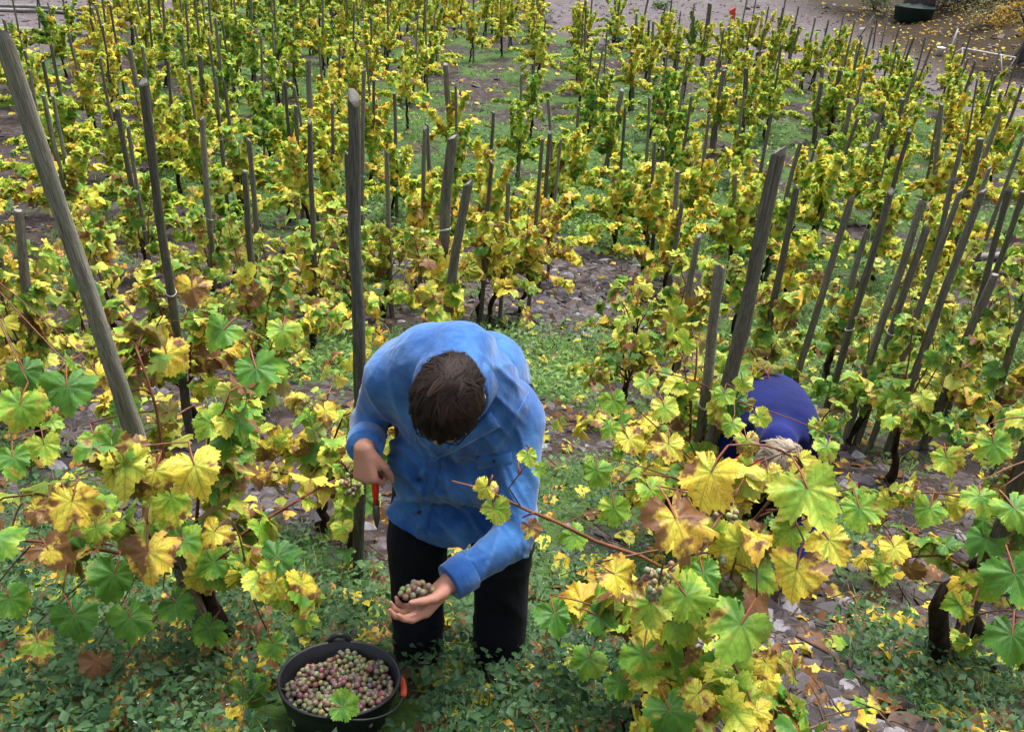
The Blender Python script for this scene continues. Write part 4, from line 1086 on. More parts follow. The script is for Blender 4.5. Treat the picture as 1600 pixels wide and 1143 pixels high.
# ------------------------------------------------------------------ smooth bodies: distance field -> one continuous surface
def sdf_mesh(prims, cell):
    """prims: ('cap', a, b, ra, rb, k) tapered limbs, ('ell', c, radii, R, k) ellipsoids, blended with radius k. Returns V, quads."""
    lo, hi = np.full(3, 1e9), np.full(3, -1e9); boxes = []
    for p in prims:
        if p[0] == 'cap':
            a, b, r = np.asarray(p[1], float), np.asarray(p[2], float), max(p[3], p[4])
            l, h = np.minimum(a, b) - r, np.maximum(a, b) + r
        else:
            r = max(p[2]); l, h = np.asarray(p[1]) - r, np.asarray(p[1]) + r
        m = p[-1] * 1.2 + cell * 3
        boxes.append((l - m, h + m)); lo = np.minimum(lo, l); hi = np.maximum(hi, h)
    lo -= cell * 4; hi += cell * 4
    n = np.ceil((hi - lo) / cell).astype(int) + 1
    d = np.full(n, 1e3, np.float32)
    ax = [lo[i] + cell * np.arange(n[i]) for i in range(3)]
    for p, (l, h) in zip(prims, boxes):
        i0 = np.clip(((l - lo) / cell).astype(int), 0, n - 1); i1 = np.clip(((h - lo) / cell).astype(int) + 2, 1, n)
        X, Y, Z = np.meshgrid(*[ax[i][i0[i]:i1[i]] for i in range(3)], indexing='ij')
        if p[0] == 'cap':
            a, b = np.asarray(p[1], float), np.asarray(p[2], float); ba = b - a
            t = np.clip(((X - a[0]) * ba[0] + (Y - a[1]) * ba[1] + (Z - a[2]) * ba[2]) / (ba @ ba + 1e-12), 0, 1)
            q = np.sqrt((X - a[0] - t * ba[0]) ** 2 + (Y - a[1] - t * ba[1]) ** 2 + (Z - a[2] - t * ba[2]) ** 2) - (p[3] + (p[4] - p[3]) * t)
        else:
            c, rr, R = np.asarray(p[1], float), np.asarray(p[2], float), np.asarray(p[3], float)   # R columns = axes
            L = np.stack([X - c[0], Y - c[1], Z - c[2]], -1) @ R
            k0 = np.sqrt(((L / rr) ** 2).sum(-1)); k1 = np.sqrt(((L / rr ** 2) ** 2).sum(-1)) + 1e-9
            q = k0 * (k0 - 1) / k1
        s = np.s_[i0[0]:i1[0], i0[1]:i1[1], i0[2]:i1[2]]
        o = d[s]; k = p[-1]
        hh = np.clip(.5 + .5 * (o - q) / k, 0, 1)
        d[s] = np.where(o > 900, q, o * (1 - hh) + q * hh - k * hh * (1 - hh))
    ins = d < 0
    m = n - 1
    cnt = sum(ins[i:m[0] + i, j:m[1] + j, k:m[2] + k].astype(np.int8) for i in (0, 1) for j in (0, 1) for k in (0, 1))
    act = (cnt > 0) & (cnt < 8)
    idx = np.argwhere(act); vid = np.full(m, -1, np.int64); vid[act] = np.arange(len(idx))
    acc = np.zeros((len(idx), 3)); num = np.zeros(len(idx))
    corners = [(i, j, k) for i in (0, 1) for j in (0, 1) for k in (0, 1)]
    for a in range(8):
        for b in range(a + 1, 8):
            ca, cb = np.array(corners[a]), np.array(corners[b])
            if abs(ca - cb).sum() != 1: continue
            da = d[tuple((idx + ca).T)]; db = d[tuple((idx + cb).T)]
            cr = (da < 0) != (db < 0)
            t = np.where(cr, da / np.where(np.abs(da - db) < 1e-9, 1, da - db), 0)
            t = np.clip(t, 0, 1)
            acc += np.where(cr[:, None], ca + (cb - ca) * t[:, None], 0); num += cr
    V = lo + (idx + acc / num[:, None]) * cell
    Q = []
    for axn in range(3):
        u, v = (axn + 1) % 3, (axn + 2) % 3
        A = ins.take(range(n[axn] - 1), axn); B = ins.take(range(1, n[axn]), axn)
        e = np.argwhere(A != B)
        ok = (e[:, u] > 0) & (e[:, v] > 0) & (e[:, u] < n[u] - 1) & (e[:, v] < n[v] - 1); e = e[ok]
        flip = A[tuple(e.T)]
        du, dv = np.eye(3, dtype=int)[u], np.eye(3, dtype=int)[v]
        q = np.stack([vid[tuple((e - du - dv).T)], vid[tuple((e - dv).T)], vid[tuple(e.T)], vid[tuple((e - du).T)]], 1)
        Q.append(np.where(flip[:, None], q, q[:, ::-1]))
    Q = np.concatenate(Q)
    return V, Q[(Q >= 0).all(1)]

def relax(V, Q, it=3, lam=.5):
    E = np.concatenate([Q[:, [0, 1]], Q[:, [1, 2]], Q[:, [2, 3]], Q[:, [3, 0]]])
    deg = np.bincount(E.ravel(), minlength=len(V)).astype(float)
    for _ in range(it):
        S = np.zeros_like(V)
        for c in range(3):
            S[:, c] = np.bincount(E[:, 0], V[E[:, 1], c], len(V)) + np.bincount(E[:, 1], V[E[:, 0], c], len(V))
        V = V + lam * (S / np.maximum(deg, 1)[:, None] - V)
    return V

def vnormals(V, Q):
    n = np.cross(V[Q[:, 2]] - V[Q[:, 0]], V[Q[:, 3]] - V[Q[:, 1]])
    N = np.zeros_like(V)
    for k in range(4):
        for c in range(3): N[:, c] += np.bincount(Q[:, k], n[:, c], len(V))
    return N / (np.linalg.norm(N, axis=1, keepdims=True) + 1e-12)

def keep_faces(V, Q, fn):
    c = V[Q].mean(1); Q = Q[fn(c)]
    used = np.unique(Q); mp = np.full(len(V), -1); mp[used] = np.arange(len(used))
    return V[used], mp[Q]

def frame(fwd, up):
    f = np.asarray(fwd, float); f = f / np.linalg.norm(f)
    u = np.asarray(up, float); u = u - f * (u @ f); u /= np.linalg.norm(u)
    return np.cross(f, u), f, u                            # side, forward, up

def unit(v): return np.asarray(v, float) / np.linalg.norm(v)
def lerp(a, b, t): return np.asarray(a) * (1 - t) + np.asarray(b) * t

def hand_prims(w, f, n, thumb, curl, s=1.0, spread=.0):
    """Wrist, direction of the fingers, palm normal (the way fingers close), side of the thumb (+1/-1 along f x n), curl per joint in radians."""
    f = unit(f); n = unit(np.asarray(n) - f * (np.asarray(n) @ f)); sd = np.cross(f, n) * thumb
    P = []
    kn = []
    for i, o in enumerate((.031, .010, -.012, -.032)):
        k = w + f * (.088 - .004 * abs(i - 1)) * s + sd * o * s
        kn.append(k); P.append(('cap', w + sd * o * .55 * s, k, .0155 * s, .0125 * s, .010))
    for i, (k, L) in enumerate(zip(kn, (.040, .045, .042, .033))):
        d = f + sd * spread * (1.5 - i); p = k
        for j, q in enumerate((1.0, .64, .52)):
            a = (curl[i] if not np.isscalar(curl) else curl) * (.8 if j == 0 else 1.0)
            d = unit(d * math.cos(a) + n * math.sin(a) * np.linalg.norm(d))
            # keep the finger bending in the plane of f and n
            e = p + d * L * q * s
            P.append(('cap', p, e, (.0100 - .0012 * j) * s, (.0092 - .0014 * j) * s, .004))
            nn = n - d * (n @ d)
            n_ = unit(nn) if np.linalg.norm(nn) > .05 else n
            p = e
            f_, n = d, n
            n_local = n_
            # rotate n along with the finger
            n = unit(n - d * (n @ d)) if np.linalg.norm(n - d * (n @ d)) > .05 else unit(-f)
        n = unit(np.asarray(n0) - f * (np.asarray(n0) @ f)) if False else unit(np.cross(sd * thumb, f)) 
    t0 = w + f * .022 * s + sd * .026 * s + n * .008 * s
    t1 = t0 + unit(f * .75 + sd * .55 + n * .45) * .042 * s
    t2 = t1 + unit(f * .85 + sd * .10 + n * .60) * .033 * s
    t3 = t2 + unit(f * .85 - sd * .15 + n * .65) * .026 * s
    P += [('cap', t0, t1, .0165 * s, .0125 * s, .010), ('cap', t1, t2, .0120 * s, .0108 * s, .004), ('cap', t2, t3, .0106 * s, .0085 * s, .004)]
    return P

def head_prims(c, crown, face, s=1.0):
    """Skull centre, direction of the crown, direction of the face."""
    sd, f, u = frame(face, crown)
    R = np.stack([sd, f, u], 1)
    at = lambda x, y, z: c + (sd * x + f * y + u * z) * s
    P = [('ell', at(0, -.008, .028), np.array([.076, .096, .088]) * s, R, .02), ('ell', at(0, .022, -.052), np.array([.062, .070, .075]) * s, R, .03),
         ('ell', at(0, .060, -.098), np.array([.030, .026, .022]) * s, R, .02),
         ('cap', at(0, .088, .010), at(0, .112, -.034), .009 * s, .014 * s, .012), ('cap', at(-.013, .096, -.036), at(.013, .096, -.036), .009 * s, .009 * s, .008),
         ('cap', at(-.034, .086, .022), at(.034, .086, .022), .011 * s, .011 * s, .014),
         ('cap', at(-.020, .086, -.066), at(.020, .086, -.066), .008 * s, .008 * s, .006), ('cap', at(-.017, .083, -.078), at(.017, .083, -.078), .009 * s, .009 * s, .006)]
    for q in (-1, 1):
        P += [('ell', at(q * .079, -.012, -.010), np.array([.010, .020, .032]) * s, R, .008), ('ell', at(q * .045, .066, -.030), np.array([.024, .022, .02]) * s, R, .02),
              ('ell', at(q * .031, .079, .002), np.array([.014, .012, .011]) * s, R, .004)]
    return P, at, R

def strands(c, R, rad, clumps, per, L, wid, seed, keep, whorl=(0., -.035, .10), lift=.10, mess=.35, swirl=.6, sweep=(0., 0., 0.)):
    """Hair: tousled locks lying over the skull, running away from the whorl; the hairs of a lock meet at its tip."""
    g = np.random.default_rng(seed); rad = np.array(rad); wh = unit(np.array(whorl) / rad)
    D = g.normal(0, 1, (clumps * 6, 3)); D /= np.linalg.norm(D, axis=1, keepdims=True)
    D = D[[bool(keep(d)) for d in D]][:clumps]; m = len(D)
    fl = D - wh; fl -= D * (fl * D).sum(1, keepdims=True); fl /= np.linalg.norm(fl, axis=1, keepdims=True) + .15
    fl = fl + swirl * np.cross(D, fl) + mess * g.normal(0, 1, (m, 3)) + np.array(sweep)
    fl -= D * (fl * D).sum(1, keepdims=True); fl /= np.linalg.norm(fl, axis=1, keepdims=True) + 1e-6
    ln = L * g.uniform(.6, 1.25, m) / rad.mean(); lf = lift * g.uniform(0, 1, m) ** 2; tone = g.random(m)
    D, fl, ln, lf, tone = [np.repeat(q, per, 0) for q in (D, fl, ln, lf, tone)]; n = len(D)
    jit = g.normal(0, 1, (n, 3)); jit -= D * (jit * D).sum(1, keepdims=True)
    pts = []
    for t in (0, .33, .66, 1.0):
        q = D + fl * (ln * t)[:, None] + jit * (.10 * (1 - t) + .022)
        q /= np.linalg.norm(q, axis=1, keepdims=True)
        pts.append(q * rad * (1.0 + .02 * g.random((n, 1)) * (1 - t) + (lf * t ** 1.3 * (1.3 - .5 * t))[:, None]))
    side = np.cross(pts[1], pts[3] - pts[0]); side /= np.linalg.norm(side, axis=1, keepdims=True) + 1e-9
    w = wid * g.uniform(.6, 1.3, (n, 1))
    V = np.stack([pts[i // 2] + side * w * (1, .95, .75, .15)[i // 2] * (-1 if i % 2 == 0 else 1) for i in range(8)], 1).reshape(-1, 3)
    F = np.array([(2 * i, 2 * i + 1, 2 * i + 3, 2 * i + 2) for i in range(3)])[None] + (np.arange(n) * 8)[:, None, None]
    C = np.repeat(np.clip(tone * .6 + .4 * g.random(n), 0, 1), 8)
    return V @ R.T + c, F.reshape(-1, 4), np.stack([C, C, C], 1)

def wrinkle(V, N, items, full=False):
    """Cloth folds: items (amplitude, wave vector, warp, phase, mask(V)); crisp ridges with soft valleys."""
    d = np.zeros(len(V))
    for amp, kv, warp, ph, mask in items:
        kv = np.asarray(kv, float)
        w = warp * (np.sin(V @ np.array([7.1, 3.3, 5.7]) + ph) + .6 * np.sin(V @ np.array([-4.3, 11.0, 6.1]) + 2 * ph) + .3 * np.sin(V @ np.array([17., -9., 13.]) + ph))
        p = 1 - np.abs(np.sin((V @ kv) * .5 + w + ph))
        fade = .45 + .55 * np.sin(V @ np.array([13., 8., -11.]) + 3 * ph)
        d += amp * (1.5 * p ** 2.2 - .45) * mask(V) * np.clip(fade, 0, 1)
    return (V + N * d[:, None], d) if full else V + N * d[:, None]

def blob(c, r):
    c = np.asarray(c)
    return lambda V: np.exp(-((V - c) ** 2).sum(1) / (r * r))

def cloth_mat(name, c_dark, c_light, scale=6, weave=900, rough=.85, sheen=.25, crease_amt=.5, wear=None):
    m, nt, out = new_mat(name); N = NT(nt)
    P = N.n('ShaderNodeTexCoord').outputs['Object']
    n1 = N.noise(P, scale, 5, .6); n2 = N.noise(P, weave, 1); n3 = N.noise(P, 60, 3, .7)
    col = N.mix(N.maprange(n1.outputs[0], .36, .64), c_dark, c_light)
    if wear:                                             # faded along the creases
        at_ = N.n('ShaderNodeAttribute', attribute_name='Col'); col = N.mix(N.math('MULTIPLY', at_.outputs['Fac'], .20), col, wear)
    hs = N.n('ShaderNodeHueSaturation'); N.link(col, hs.inputs['Color']); N.link(N.maprange(n2.outputs[0], .3, .7, .86, 1.14), hs.inputs['Value'])
    mp = N.n('ShaderNodeMapping'); mp.inputs['Scale'].default_value = (1.0, 1.0, .45); mp.inputs['Rotation'].default_value = (.3, .4, .2); N.link(P, mp.inputs[0])
    cr = N.noise(mp.outputs[0], 15, 2, .5, dist=.6)
    h = N.math('ADD', N.math('MULTIPLY', n3.outputs[0], .10), N.math('MULTIPLY', cr.outputs[0], crease_amt))
    N.bsdf(out, hs.outputs[0], rough, .15, N.bump(h, .7, .020), Sheen_Weight=sheen)
    return m

def skin_mat():
    m, nt, out = new_mat('skin'); N = NT(nt)
    P = N.n('ShaderNodeTexCoord').outputs['Object']
    n1 = N.noise(P, 14, 4); n2 = N.noise(P, 120, 3)
    col = N.mix(n1.outputs[0], (.36, .155, .105), (.50, .26, .18))
    N.bsdf(out, col, .5, .35, N.bump(n2.outputs[0], .25, .002), Subsurface_Weight=.1)
    return m
M_SKIN = skin_mat()
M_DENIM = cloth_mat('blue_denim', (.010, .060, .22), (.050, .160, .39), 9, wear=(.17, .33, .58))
M_DENIM_TRIM = cloth_mat('pale_denim_trim', (.020, .085, .28), (.075, .20, .45), 16)
M_TROUSER = cloth_mat('dark_navy_trousers', (.0025, .003, .006), (.006, .0075, .013), 5, sheen=.02)
M_ROYAL = cloth_mat('royal_blue_knit', (.002, .0055, .062), (.004, .010, .105), 5, crease_amt=.35, sheen=.06)
M_BLACK = cloth_mat('black_cloth', (.003, .003, .004), (.007, .007, .009), 5, sheen=.02)
def hair_mat(name, a, b, scale=70):
    m, nt, out = new_mat(name); N = NT(nt)
    t = N.n('ShaderNodeAttribute', attribute_name='Col').outputs['Fac']
    N.bsdf(out, N.ramp(t, [(.1, a), (.95, b)]), .62, .14, None)
    return m
M_HAIR = hair_mat('dark_brown_hair', (.007, .0042, .0035), (.034, .019, .014))
M_GREYHAIR = hair_mat('grey_blonde_hair', (.13, .095, .062), (.42, .36, .27), 90)
M_BOOT = simple_mat('dark_leather', (.022, .017, .014), .6, .3)

def body_object(name, V, Q, mat, parent=None, smooth=True):
    return put(name, mesh_np(name, V, Q, smooth=smooth, mats=[mat]), parent)

def bvh_of(V, Q):
    return BVHTree.FromPolygons([tuple(v) for v in V], [tuple(int(i) for i in q) for q in Q])

def on_surface(bvh, px, py, off=.003):
    """Where the photograph's pixel meets a garment, lifted off its surface."""
    r = ray(px, py); d = Vector(r).normalized()
    loc, nrm, i, dist = bvh.ray_cast(Vector(CAM), d)
    if loc is None: return None
    if nrm.dot(d) > 0: nrm = -nrm
    return np.array(loc) + np.array(nrm) * off, np.array(nrm)

def patch_on(bvh, quad, nu, nv, thick, name, mat, parent, off=.0):
    """A cloth piece (collar leaf, pocket flap, placket) laid on a garment; quad = four pixels."""
    q = np.array(quad, float); top, bot = [], []
    for j in range(nv + 1):
        for i in range(nu + 1):
            u, v = i / nu, j / nv
            p = (q[0] * (1 - u) + q[1] * u) * (1 - v) + (q[3] * (1 - u) + q[2] * u) * v
            h = on_surface(bvh, p[0], p[1], 0)
            if h is None: return None
            edge = i in (0, nu) or j in (0, nv)
            top.append(h[0] + h[1] * (off + thick * (.75 if edge else 1.0))); bot.append(h[0] - h[1] * .002)
    n = len(top); V = np.array(top + bot); F = []
    for j in range(nv):
        for i in range(nu):
            a = j * (nu + 1) + i; f = (a, a + 1, a + nu + 2, a + nu + 1); F += [f, tuple(n + k for k in f[::-1])]
    ring = [i for i in range(nu + 1)] + [j * (nu + 1) + nu for j in range(1, nv + 1)] + [nv * (nu + 1) + i for i in range(nu - 1, -1, -1)] + [j * (nu + 1) for j in range(nv - 1, 0, -1)]
    for a, b in zip(ring, ring[1:] + ring[:1]): F.append((a, a + n, b + n, b))
    return put(name, mesh_np(name, V, np.array(F), smooth=True, mats=[mat]), parent)

# ------------------------------------------------------------------ the picker in the pale blue shirt
def picker_in_denim():
    X = np.array
    fR, fL = gpix(652, 1046), gpix(778, 1056)                 # feet
    hip = W(722, 668, 2.16); hip[2] = float(gz(hip[0], 1.98)) + .90
    waist = lerp(hip, W(712, 600, 2.02), .42) + X([0, .05, .02])
    chest = W(716, 640, 1.96)
    neck = W(718, 560, 1.86)
    shR, shL = W(607, 592, 1.93), W(813, 660, 1.93)
    hd = W(700, 622, 1.70)
    crown = unit(X([-.02, -.86, .38])); face = unit(X([-.18, -.42, -.90]))
    elR, wrR = W(579, 660, 2.02), W(570, 699, 1.84)
    elL, wrL = W(806, 838, 1.74), W(702, 910, 1.60)
    hips = [hip + X([-.09, 0, -.02]), hip + X([.09, .0, -.02])]
    anR, anL = fR + X([0, .03, .10]), fL + X([0, .03, .10])
    knR, knL = lerp(hips[0], anR, .50) + X([-.015, -.07, 0]), lerp(hips[1], anL, .50) + X([.02, -.07, 0])
    # body: one continuous mesh
    hp, at, HR = head_prims(hd, crown, face, .97)
    P = list(hp)
    P += [('cap', hd - crown * .05 - face * .02, neck - X([0, -.02, .03]), .056, .056, .03)]
    P += [('cap', lerp(neck, chest, .4), chest, .075, .090, .03), ('cap', chest, waist, .090, .085, .03), ('cap', waist, hip, .085, .095, .03), ('cap', shR, shL, .05, .05, .03)]
    for sh, el, wr in ((shR, elR, wrR), (shL, elL, wrL)):
        P += [('cap', sh, el, .048, .038, .02), ('cap', el, wr, .039, .027, .02)]
    for h, k, a, ft in ((hips[0], knR, anR, fR), (hips[1], knL, anL, fL)):
        P += [('cap', h, k, .078, .052, .03), ('cap', k, a, .052, .036, .02), ('cap', a - X([0, 0, .05]), ft + X([0, -.13, .04]), .036, .03, .02)]
    P += hand_prims(wrR + unit(wrR - elR) * .012, X([.10, -.45, -.88]), X([.45, .80, -.30]), 1, [1.35, 1.4, 1.45, 1.5], .92)
    handL_f = unit(W(640, 955, 1.53) - wrL)
    P += hand_prims(wrL + handL_f * .012, handL_f + X([0, -.2, -.10]), X([-.30, .30, .88]), -1, [.50, .55, .62, .70], spread=.06)
    V, Q = sdf_mesh(P, .0055)
    V = relax(V, Q, 2)
    person = body_object('person', V, Q, M_SKIN)
    tag(person, 'person bending over in a pale blue denim shirt, dropping grapes into the bucket', 'person')
    # trousers
    P = [('cap', hips[0], hips[1], .125, .125, .05), ('ell', hip + X([0, .05, .0]), X([.175, .13, .13]), np.eye(3), .05)]
    for h, k, a in ((hips[0], knR, anR), (hips[1], knL, anL)):
        P += [('cap', h - X([0, 0, .02]), k, .108, .088, .04), ('cap', k, a - X([0, 0, .07]), .088, .080, .03)]
    V, Q = sdf_mesh(P, .011); V = relax(V, Q, 3); N = vnormals(V, Q)
    one = lambda V: np.ones(len(V))
    V = wrinkle(V, N, [(.005, (6, 8, 46), 1.6, .3, one), (.004, (30, 10, 22), 1.2, 2.0, one), (.007, (4, 6, 60), 1.4, 1.1, blob(knR, .2)), (.007, (4, 6, 60), 1.4, .5, blob(knL, .2)), (.005, (5, 0, 60), 1.2, .5, blob(anL, .16)), (.005, (5, 0, 60), 1.2, .9, blob(anR, .16))])
    V, Q = keep_faces(V, Q, lambda c: c[:, 2] > gz(c[:, 0], c[:, 1]) + .03)
    tr = body_object('trousers', V, Q, M_TROUSER, person)
    for a, ft in ((anR, fR), (anL, fL)):
        P = [('cap', a + X([0, .02, .02]), a - X([0, -.02, .05]), .052, .05, .02), ('cap', ft + X([0, .03, .045]), ft + X([0, -.15, .04]), .048, .042, .03), ('ell', ft + X([0, -.06, .02]), X([.05, .14, .025]), np.eye(3), .01)]
        V, Q = sdf_mesh(P, .009); body_object('boot', relax(V, Q, 2), Q, M_BOOT, person)
    # shirt
    sd, fw, up = frame(unit(chest - waist) * -1, X([0, 1, 0]))
    tors = unit(neck - waist)
    s_ax = unit(shL - shR); fr = unit(np.cross(s_ax, tors)); 
    Rt = np.stack([s_ax, fr, np.cross(s_ax, fr)], 1)
    belly = W(705, 760, 1.90); hemF = W(700, 815, 1.88); hemB = hip + X([0, .06, -.04])
    P = [('ell', lerp(chest, neck, .25) + X([-.018, .02, -.02]), X([.162, .130, .16]), Rt, .05),
         ('ell', chest + X([0, .02, -.04]), X([.172, .130, .20]), Rt, .05),
         ('cap', shR + X([.02, .0, .0]), lerp(shR, neck, .6), .068, .07, .06), ('cap', shL + X([-.02, 0, 0]), lerp(shL, neck, .6), .072, .07, .06),
         ('cap', shR + X([.04, .06, 0]), shL + X([-.04, .06, 0]), .085, .085, .06),
         ('cap', neck + X([0, .03, -.015]), hd - crown * .085 - face * .01, .092, .080, .04), ('cap', lerp(shR, neck, .55) + X([0, .04, .01]), lerp(shL, neck, .62) + X([0, .04, -.012]), .085, .078, .05),
         ('cap', belly + X([-.085, .04, .04]), belly + X([.085, .04, .04]), .105, .105, .06),
         ('cap', hemF + X([-.10, .06, -.05]), hemF + X([.10, .06, -.05]), .085, .085, .06),
         ('cap', waist + X([-.07, .03, 0]), waist + X([.07, .03, 0]), .12, .12, .06),
         ('cap', hemB + X([-.09, 0, 0]), hemB + X([.09, 0, 0]), .125, .125, .06)]
    for sh, el, wr, q in ((shR, elR, wrR, 0), (shL, elL, wrL, 1)):
        P += [('cap', sh, el, .064, .053, .03), ('cap', el, lerp(el, wr, 1.05), .054, .041, .022)]
    V, Q = sdf_mesh(P, .0062); V = relax(V, Q, 5)
    hemz = hemF[2] - .055
    hem = lambda c: hemz - .035 * np.cos((c[:, 0] - hemF[0]) * 22) + np.clip((c[:, 1] - hemF[1]) * .25, 0, .2)
    arm = lambda c: np.minimum(*[np.linalg.norm(c - a - np.clip(((c - a) @ (b - a)) / ((b - a) @ (b - a)), 0, 1.2)[:, None] * (b - a), axis=1) for a, b in ((elL, wrL), (shL, elL))]) < .082
    hv = hem(V); m = (np.abs(V[:, 2] - hv) < .009) & ~arm(V); V[m, 2] = hv[m]
    V, Q = keep_faces(V, Q, lambda c: (c[:, 2] > hem(c) - .001) | arm(c))
    for el, wr in ((elR, wrR), (elL, wrL)):                  # open cuffs
        d = unit(wr - el)
        V, Q = keep_faces(V, Q, lambda c: ~(((c - wr) @ d > -.005) & (np.linalg.norm(c - wr, axis=1) < .10)))
    N = vnormals(V, Q)
    low = lambda V: np.clip((chest[2] - .02 - V[:, 2]) / .22, 0, 1) * (np.linalg.norm(V - wrL, axis=1) > .2)
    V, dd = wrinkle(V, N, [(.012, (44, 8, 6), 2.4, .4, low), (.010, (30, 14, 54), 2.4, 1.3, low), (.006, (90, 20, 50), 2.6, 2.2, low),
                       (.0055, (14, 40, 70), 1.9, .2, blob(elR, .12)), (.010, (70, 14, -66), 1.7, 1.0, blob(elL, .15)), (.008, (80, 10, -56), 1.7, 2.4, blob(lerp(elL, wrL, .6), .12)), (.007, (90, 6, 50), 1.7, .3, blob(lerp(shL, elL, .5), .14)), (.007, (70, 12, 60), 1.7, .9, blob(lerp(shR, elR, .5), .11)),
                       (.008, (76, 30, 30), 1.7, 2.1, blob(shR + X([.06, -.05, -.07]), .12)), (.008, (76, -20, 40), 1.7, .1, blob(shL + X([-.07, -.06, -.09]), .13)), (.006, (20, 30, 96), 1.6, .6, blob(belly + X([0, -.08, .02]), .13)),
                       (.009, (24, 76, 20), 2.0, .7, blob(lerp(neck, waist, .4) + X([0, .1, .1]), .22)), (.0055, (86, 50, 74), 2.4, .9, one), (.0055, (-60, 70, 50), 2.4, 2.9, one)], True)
    V = relax(V, Q, 1, .2)
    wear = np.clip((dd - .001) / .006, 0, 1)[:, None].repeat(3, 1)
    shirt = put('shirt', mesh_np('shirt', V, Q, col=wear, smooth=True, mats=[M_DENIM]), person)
    shirt['label'] = 'pale blue denim shirt with collar and two flapped chest pockets'
    bv = bvh_of(V, Q)
    for nm, q, nu, nv, th in (
            ('pocket_flap', [(604, 662), (645, 686), (643, 702), (606, 678)], 6, 3, .004), ('pocket_flap', [(745, 712), (800, 706), (800, 724), (747, 732)], 6, 3, .004),
            ('collar', [(702, 700), (764, 642), (780, 664), (672, 722)], 8, 4, .010), ('placket', [(672, 716), (690, 716), (668, 832), (648, 832)], 3, 14, .003)):
        patch_on(bv, q, nu, nv, th, nm, M_DENIM, shirt)
    for (x, y) in ((608, 664), (655, 748), (655, 800), (773, 718)):
        h = on_surface(bv, x, y, .002)
        if h is None: continue
        b = MB(); M = Matrix.Translation(Vector(h[0])) @ Vector(h[1]).to_track_quat('Z', 'Y').to_matrix().to_4x4()
        b.lathe([(.0001, .004), (.004, .0045), (.0055, .003), (.0058, -.002)], 12, M); b.build('button', M_BOOT, shirt)
    # stitched seams: front edge and armhole
    for path in ([(640, 652), (652, 690), (668, 716), (662, 760), (650, 832)], [(826, 612), (806, 650), (796, 690), (794, 730)]):
        q = []
        for (x0, y0), (x1, y1) in zip(path, path[1:]):
            for t in np.linspace(0, 1, 8, endpoint=False):
                h = on_surface(bv, x0 + (x1 - x0) * t, y0 + (y1 - y0) * t, .0003)
                if h is not None and (not q or np.linalg.norm(h[0] - q[-1]) < .05): q.append(h[0])
        if len(q) > 3: MB().tube(q, .0011, 5).build('seam', M_DENIM_TRIM, shirt)
    # collar: a stand with two turned leaves
    for a0, a1, nm in ((-2.75, .05, 'collar'), (-.05, 2.75, 'collar')):
        base = hd - crown * .112; axn = unit(hd - neck); e1 = unit(np.cross(axn, X([1, 0, 0]))); 
        if e1[2] < 0: e1 = -e1
        e2 = np.cross(axn, e1); top, F = [], []
        n = 12
        for i in range(n + 1):
            a = a0 + (a1 - a0) * i / n; dr = e1 * math.cos(a) + e2 * math.sin(a)
            tip = .010 + .045 * (abs(a) / 2.75) ** 2
            for rr, ht in ((.082, .010), (.086, .030), (.094, .022), (.103 + tip * .2, -.008 - tip)):
                top.append(base + dr * rr + axn * ht)
            top[-1] = top[-1]
        for i in range(n):
            for j in range(3):
                a = i * 4 + j; F.append((a, a + 1, a + 5, a + 4))
        Vc = np.array(top); Nc = vnormals(Vc, np.array(F)); nn = len(Vc)
        V2 = np.concatenate([Vc, Vc - Nc * .003]); F2 = F + [tuple(nn + k for k in f[::-1]) for f in F]
        put('collar', mesh_np('collar', V2, np.array(F2), smooth=True, mats=[M_DENIM_TRIM]), shirt)
    for el, wr in ((elR, wrR), (elL, wrL)):                  # cuffs
        d = unit(wr - el); b = MB()
        b.tube([wr - d * .062, wr - d * .058, wr - d * .004, wr + d * .0, wr - d * .003], [.049, .052, .0495, .048, .044], 20, cap=False); b.build('cuff', M_DENIM_TRIM if el is elR else M_DENIM, shirt)
    # hair
    hc = at(0, -.008, .028)
    keep = lambda d: d[2] > -.62 + max(0, d[1]) * 1.40 + .15 * math.sin(d[0] * 9)
    V1, F1, C1 = strands(hc, HR, (.080, .100, .093), 620, 15, .046, .0011, 5, keep, whorl=(.025, -.06, .08), lift=.17, mess=.42, swirl=.5, sweep=(.35, .25, 0))
    # the dense under-layer of the hair
    b = MB(); b.lathe([(max(.001, math.sin(q)), math.cos(q)) for q in np.linspace(0, 2.25, 18)], 36)
    Vu = np.array(b.v) * np.array([.078, .098, .091]); Fu = np.array(b.f)
    cu = Vu[Fu].mean(1) / np.array([.078, .098, .091]); Fu = Fu[cu[:, 2] > -.60 + np.maximum(0, cu[:, 1]) * 1.25]
    Vu = Vu @ HR.T + hc
    h = put('hair', mesh_np('hair', np.concatenate([Vu, V1]), np.concatenate([Fu, F1 + len(Vu)]), col=np.concatenate([np.zeros((len(Vu), 3)), C1]), smooth=True, mats=[M_HAIR]), person)
    h['label'] = 'short dark brown hair'
    # spectacles on the nose
    b = MB()
    for q in (-1, 1):
        b.tube([at(q * (.031 + .021 * math.cos(a)), .102, .002 + .017 * math.sin(a)) for a in np.linspace(0, 6.28, 17)], .0014, 5)
        b.tube([at(q * .052, .100, .004), at(q * .078, .05, .006), at(q * .082, -.01, .006)], .0014, 5)
    b.tube([at(-.010, .104, .004), at(.010, .104, .004)], .0013, 5); b.build('spectacles', M_BLACK, person)
    return dict(person=person, wrR=wrR, elR=elR, wrL=wrL, hf=handL_f, shirt=bv)
MAN = picker_in_denim()

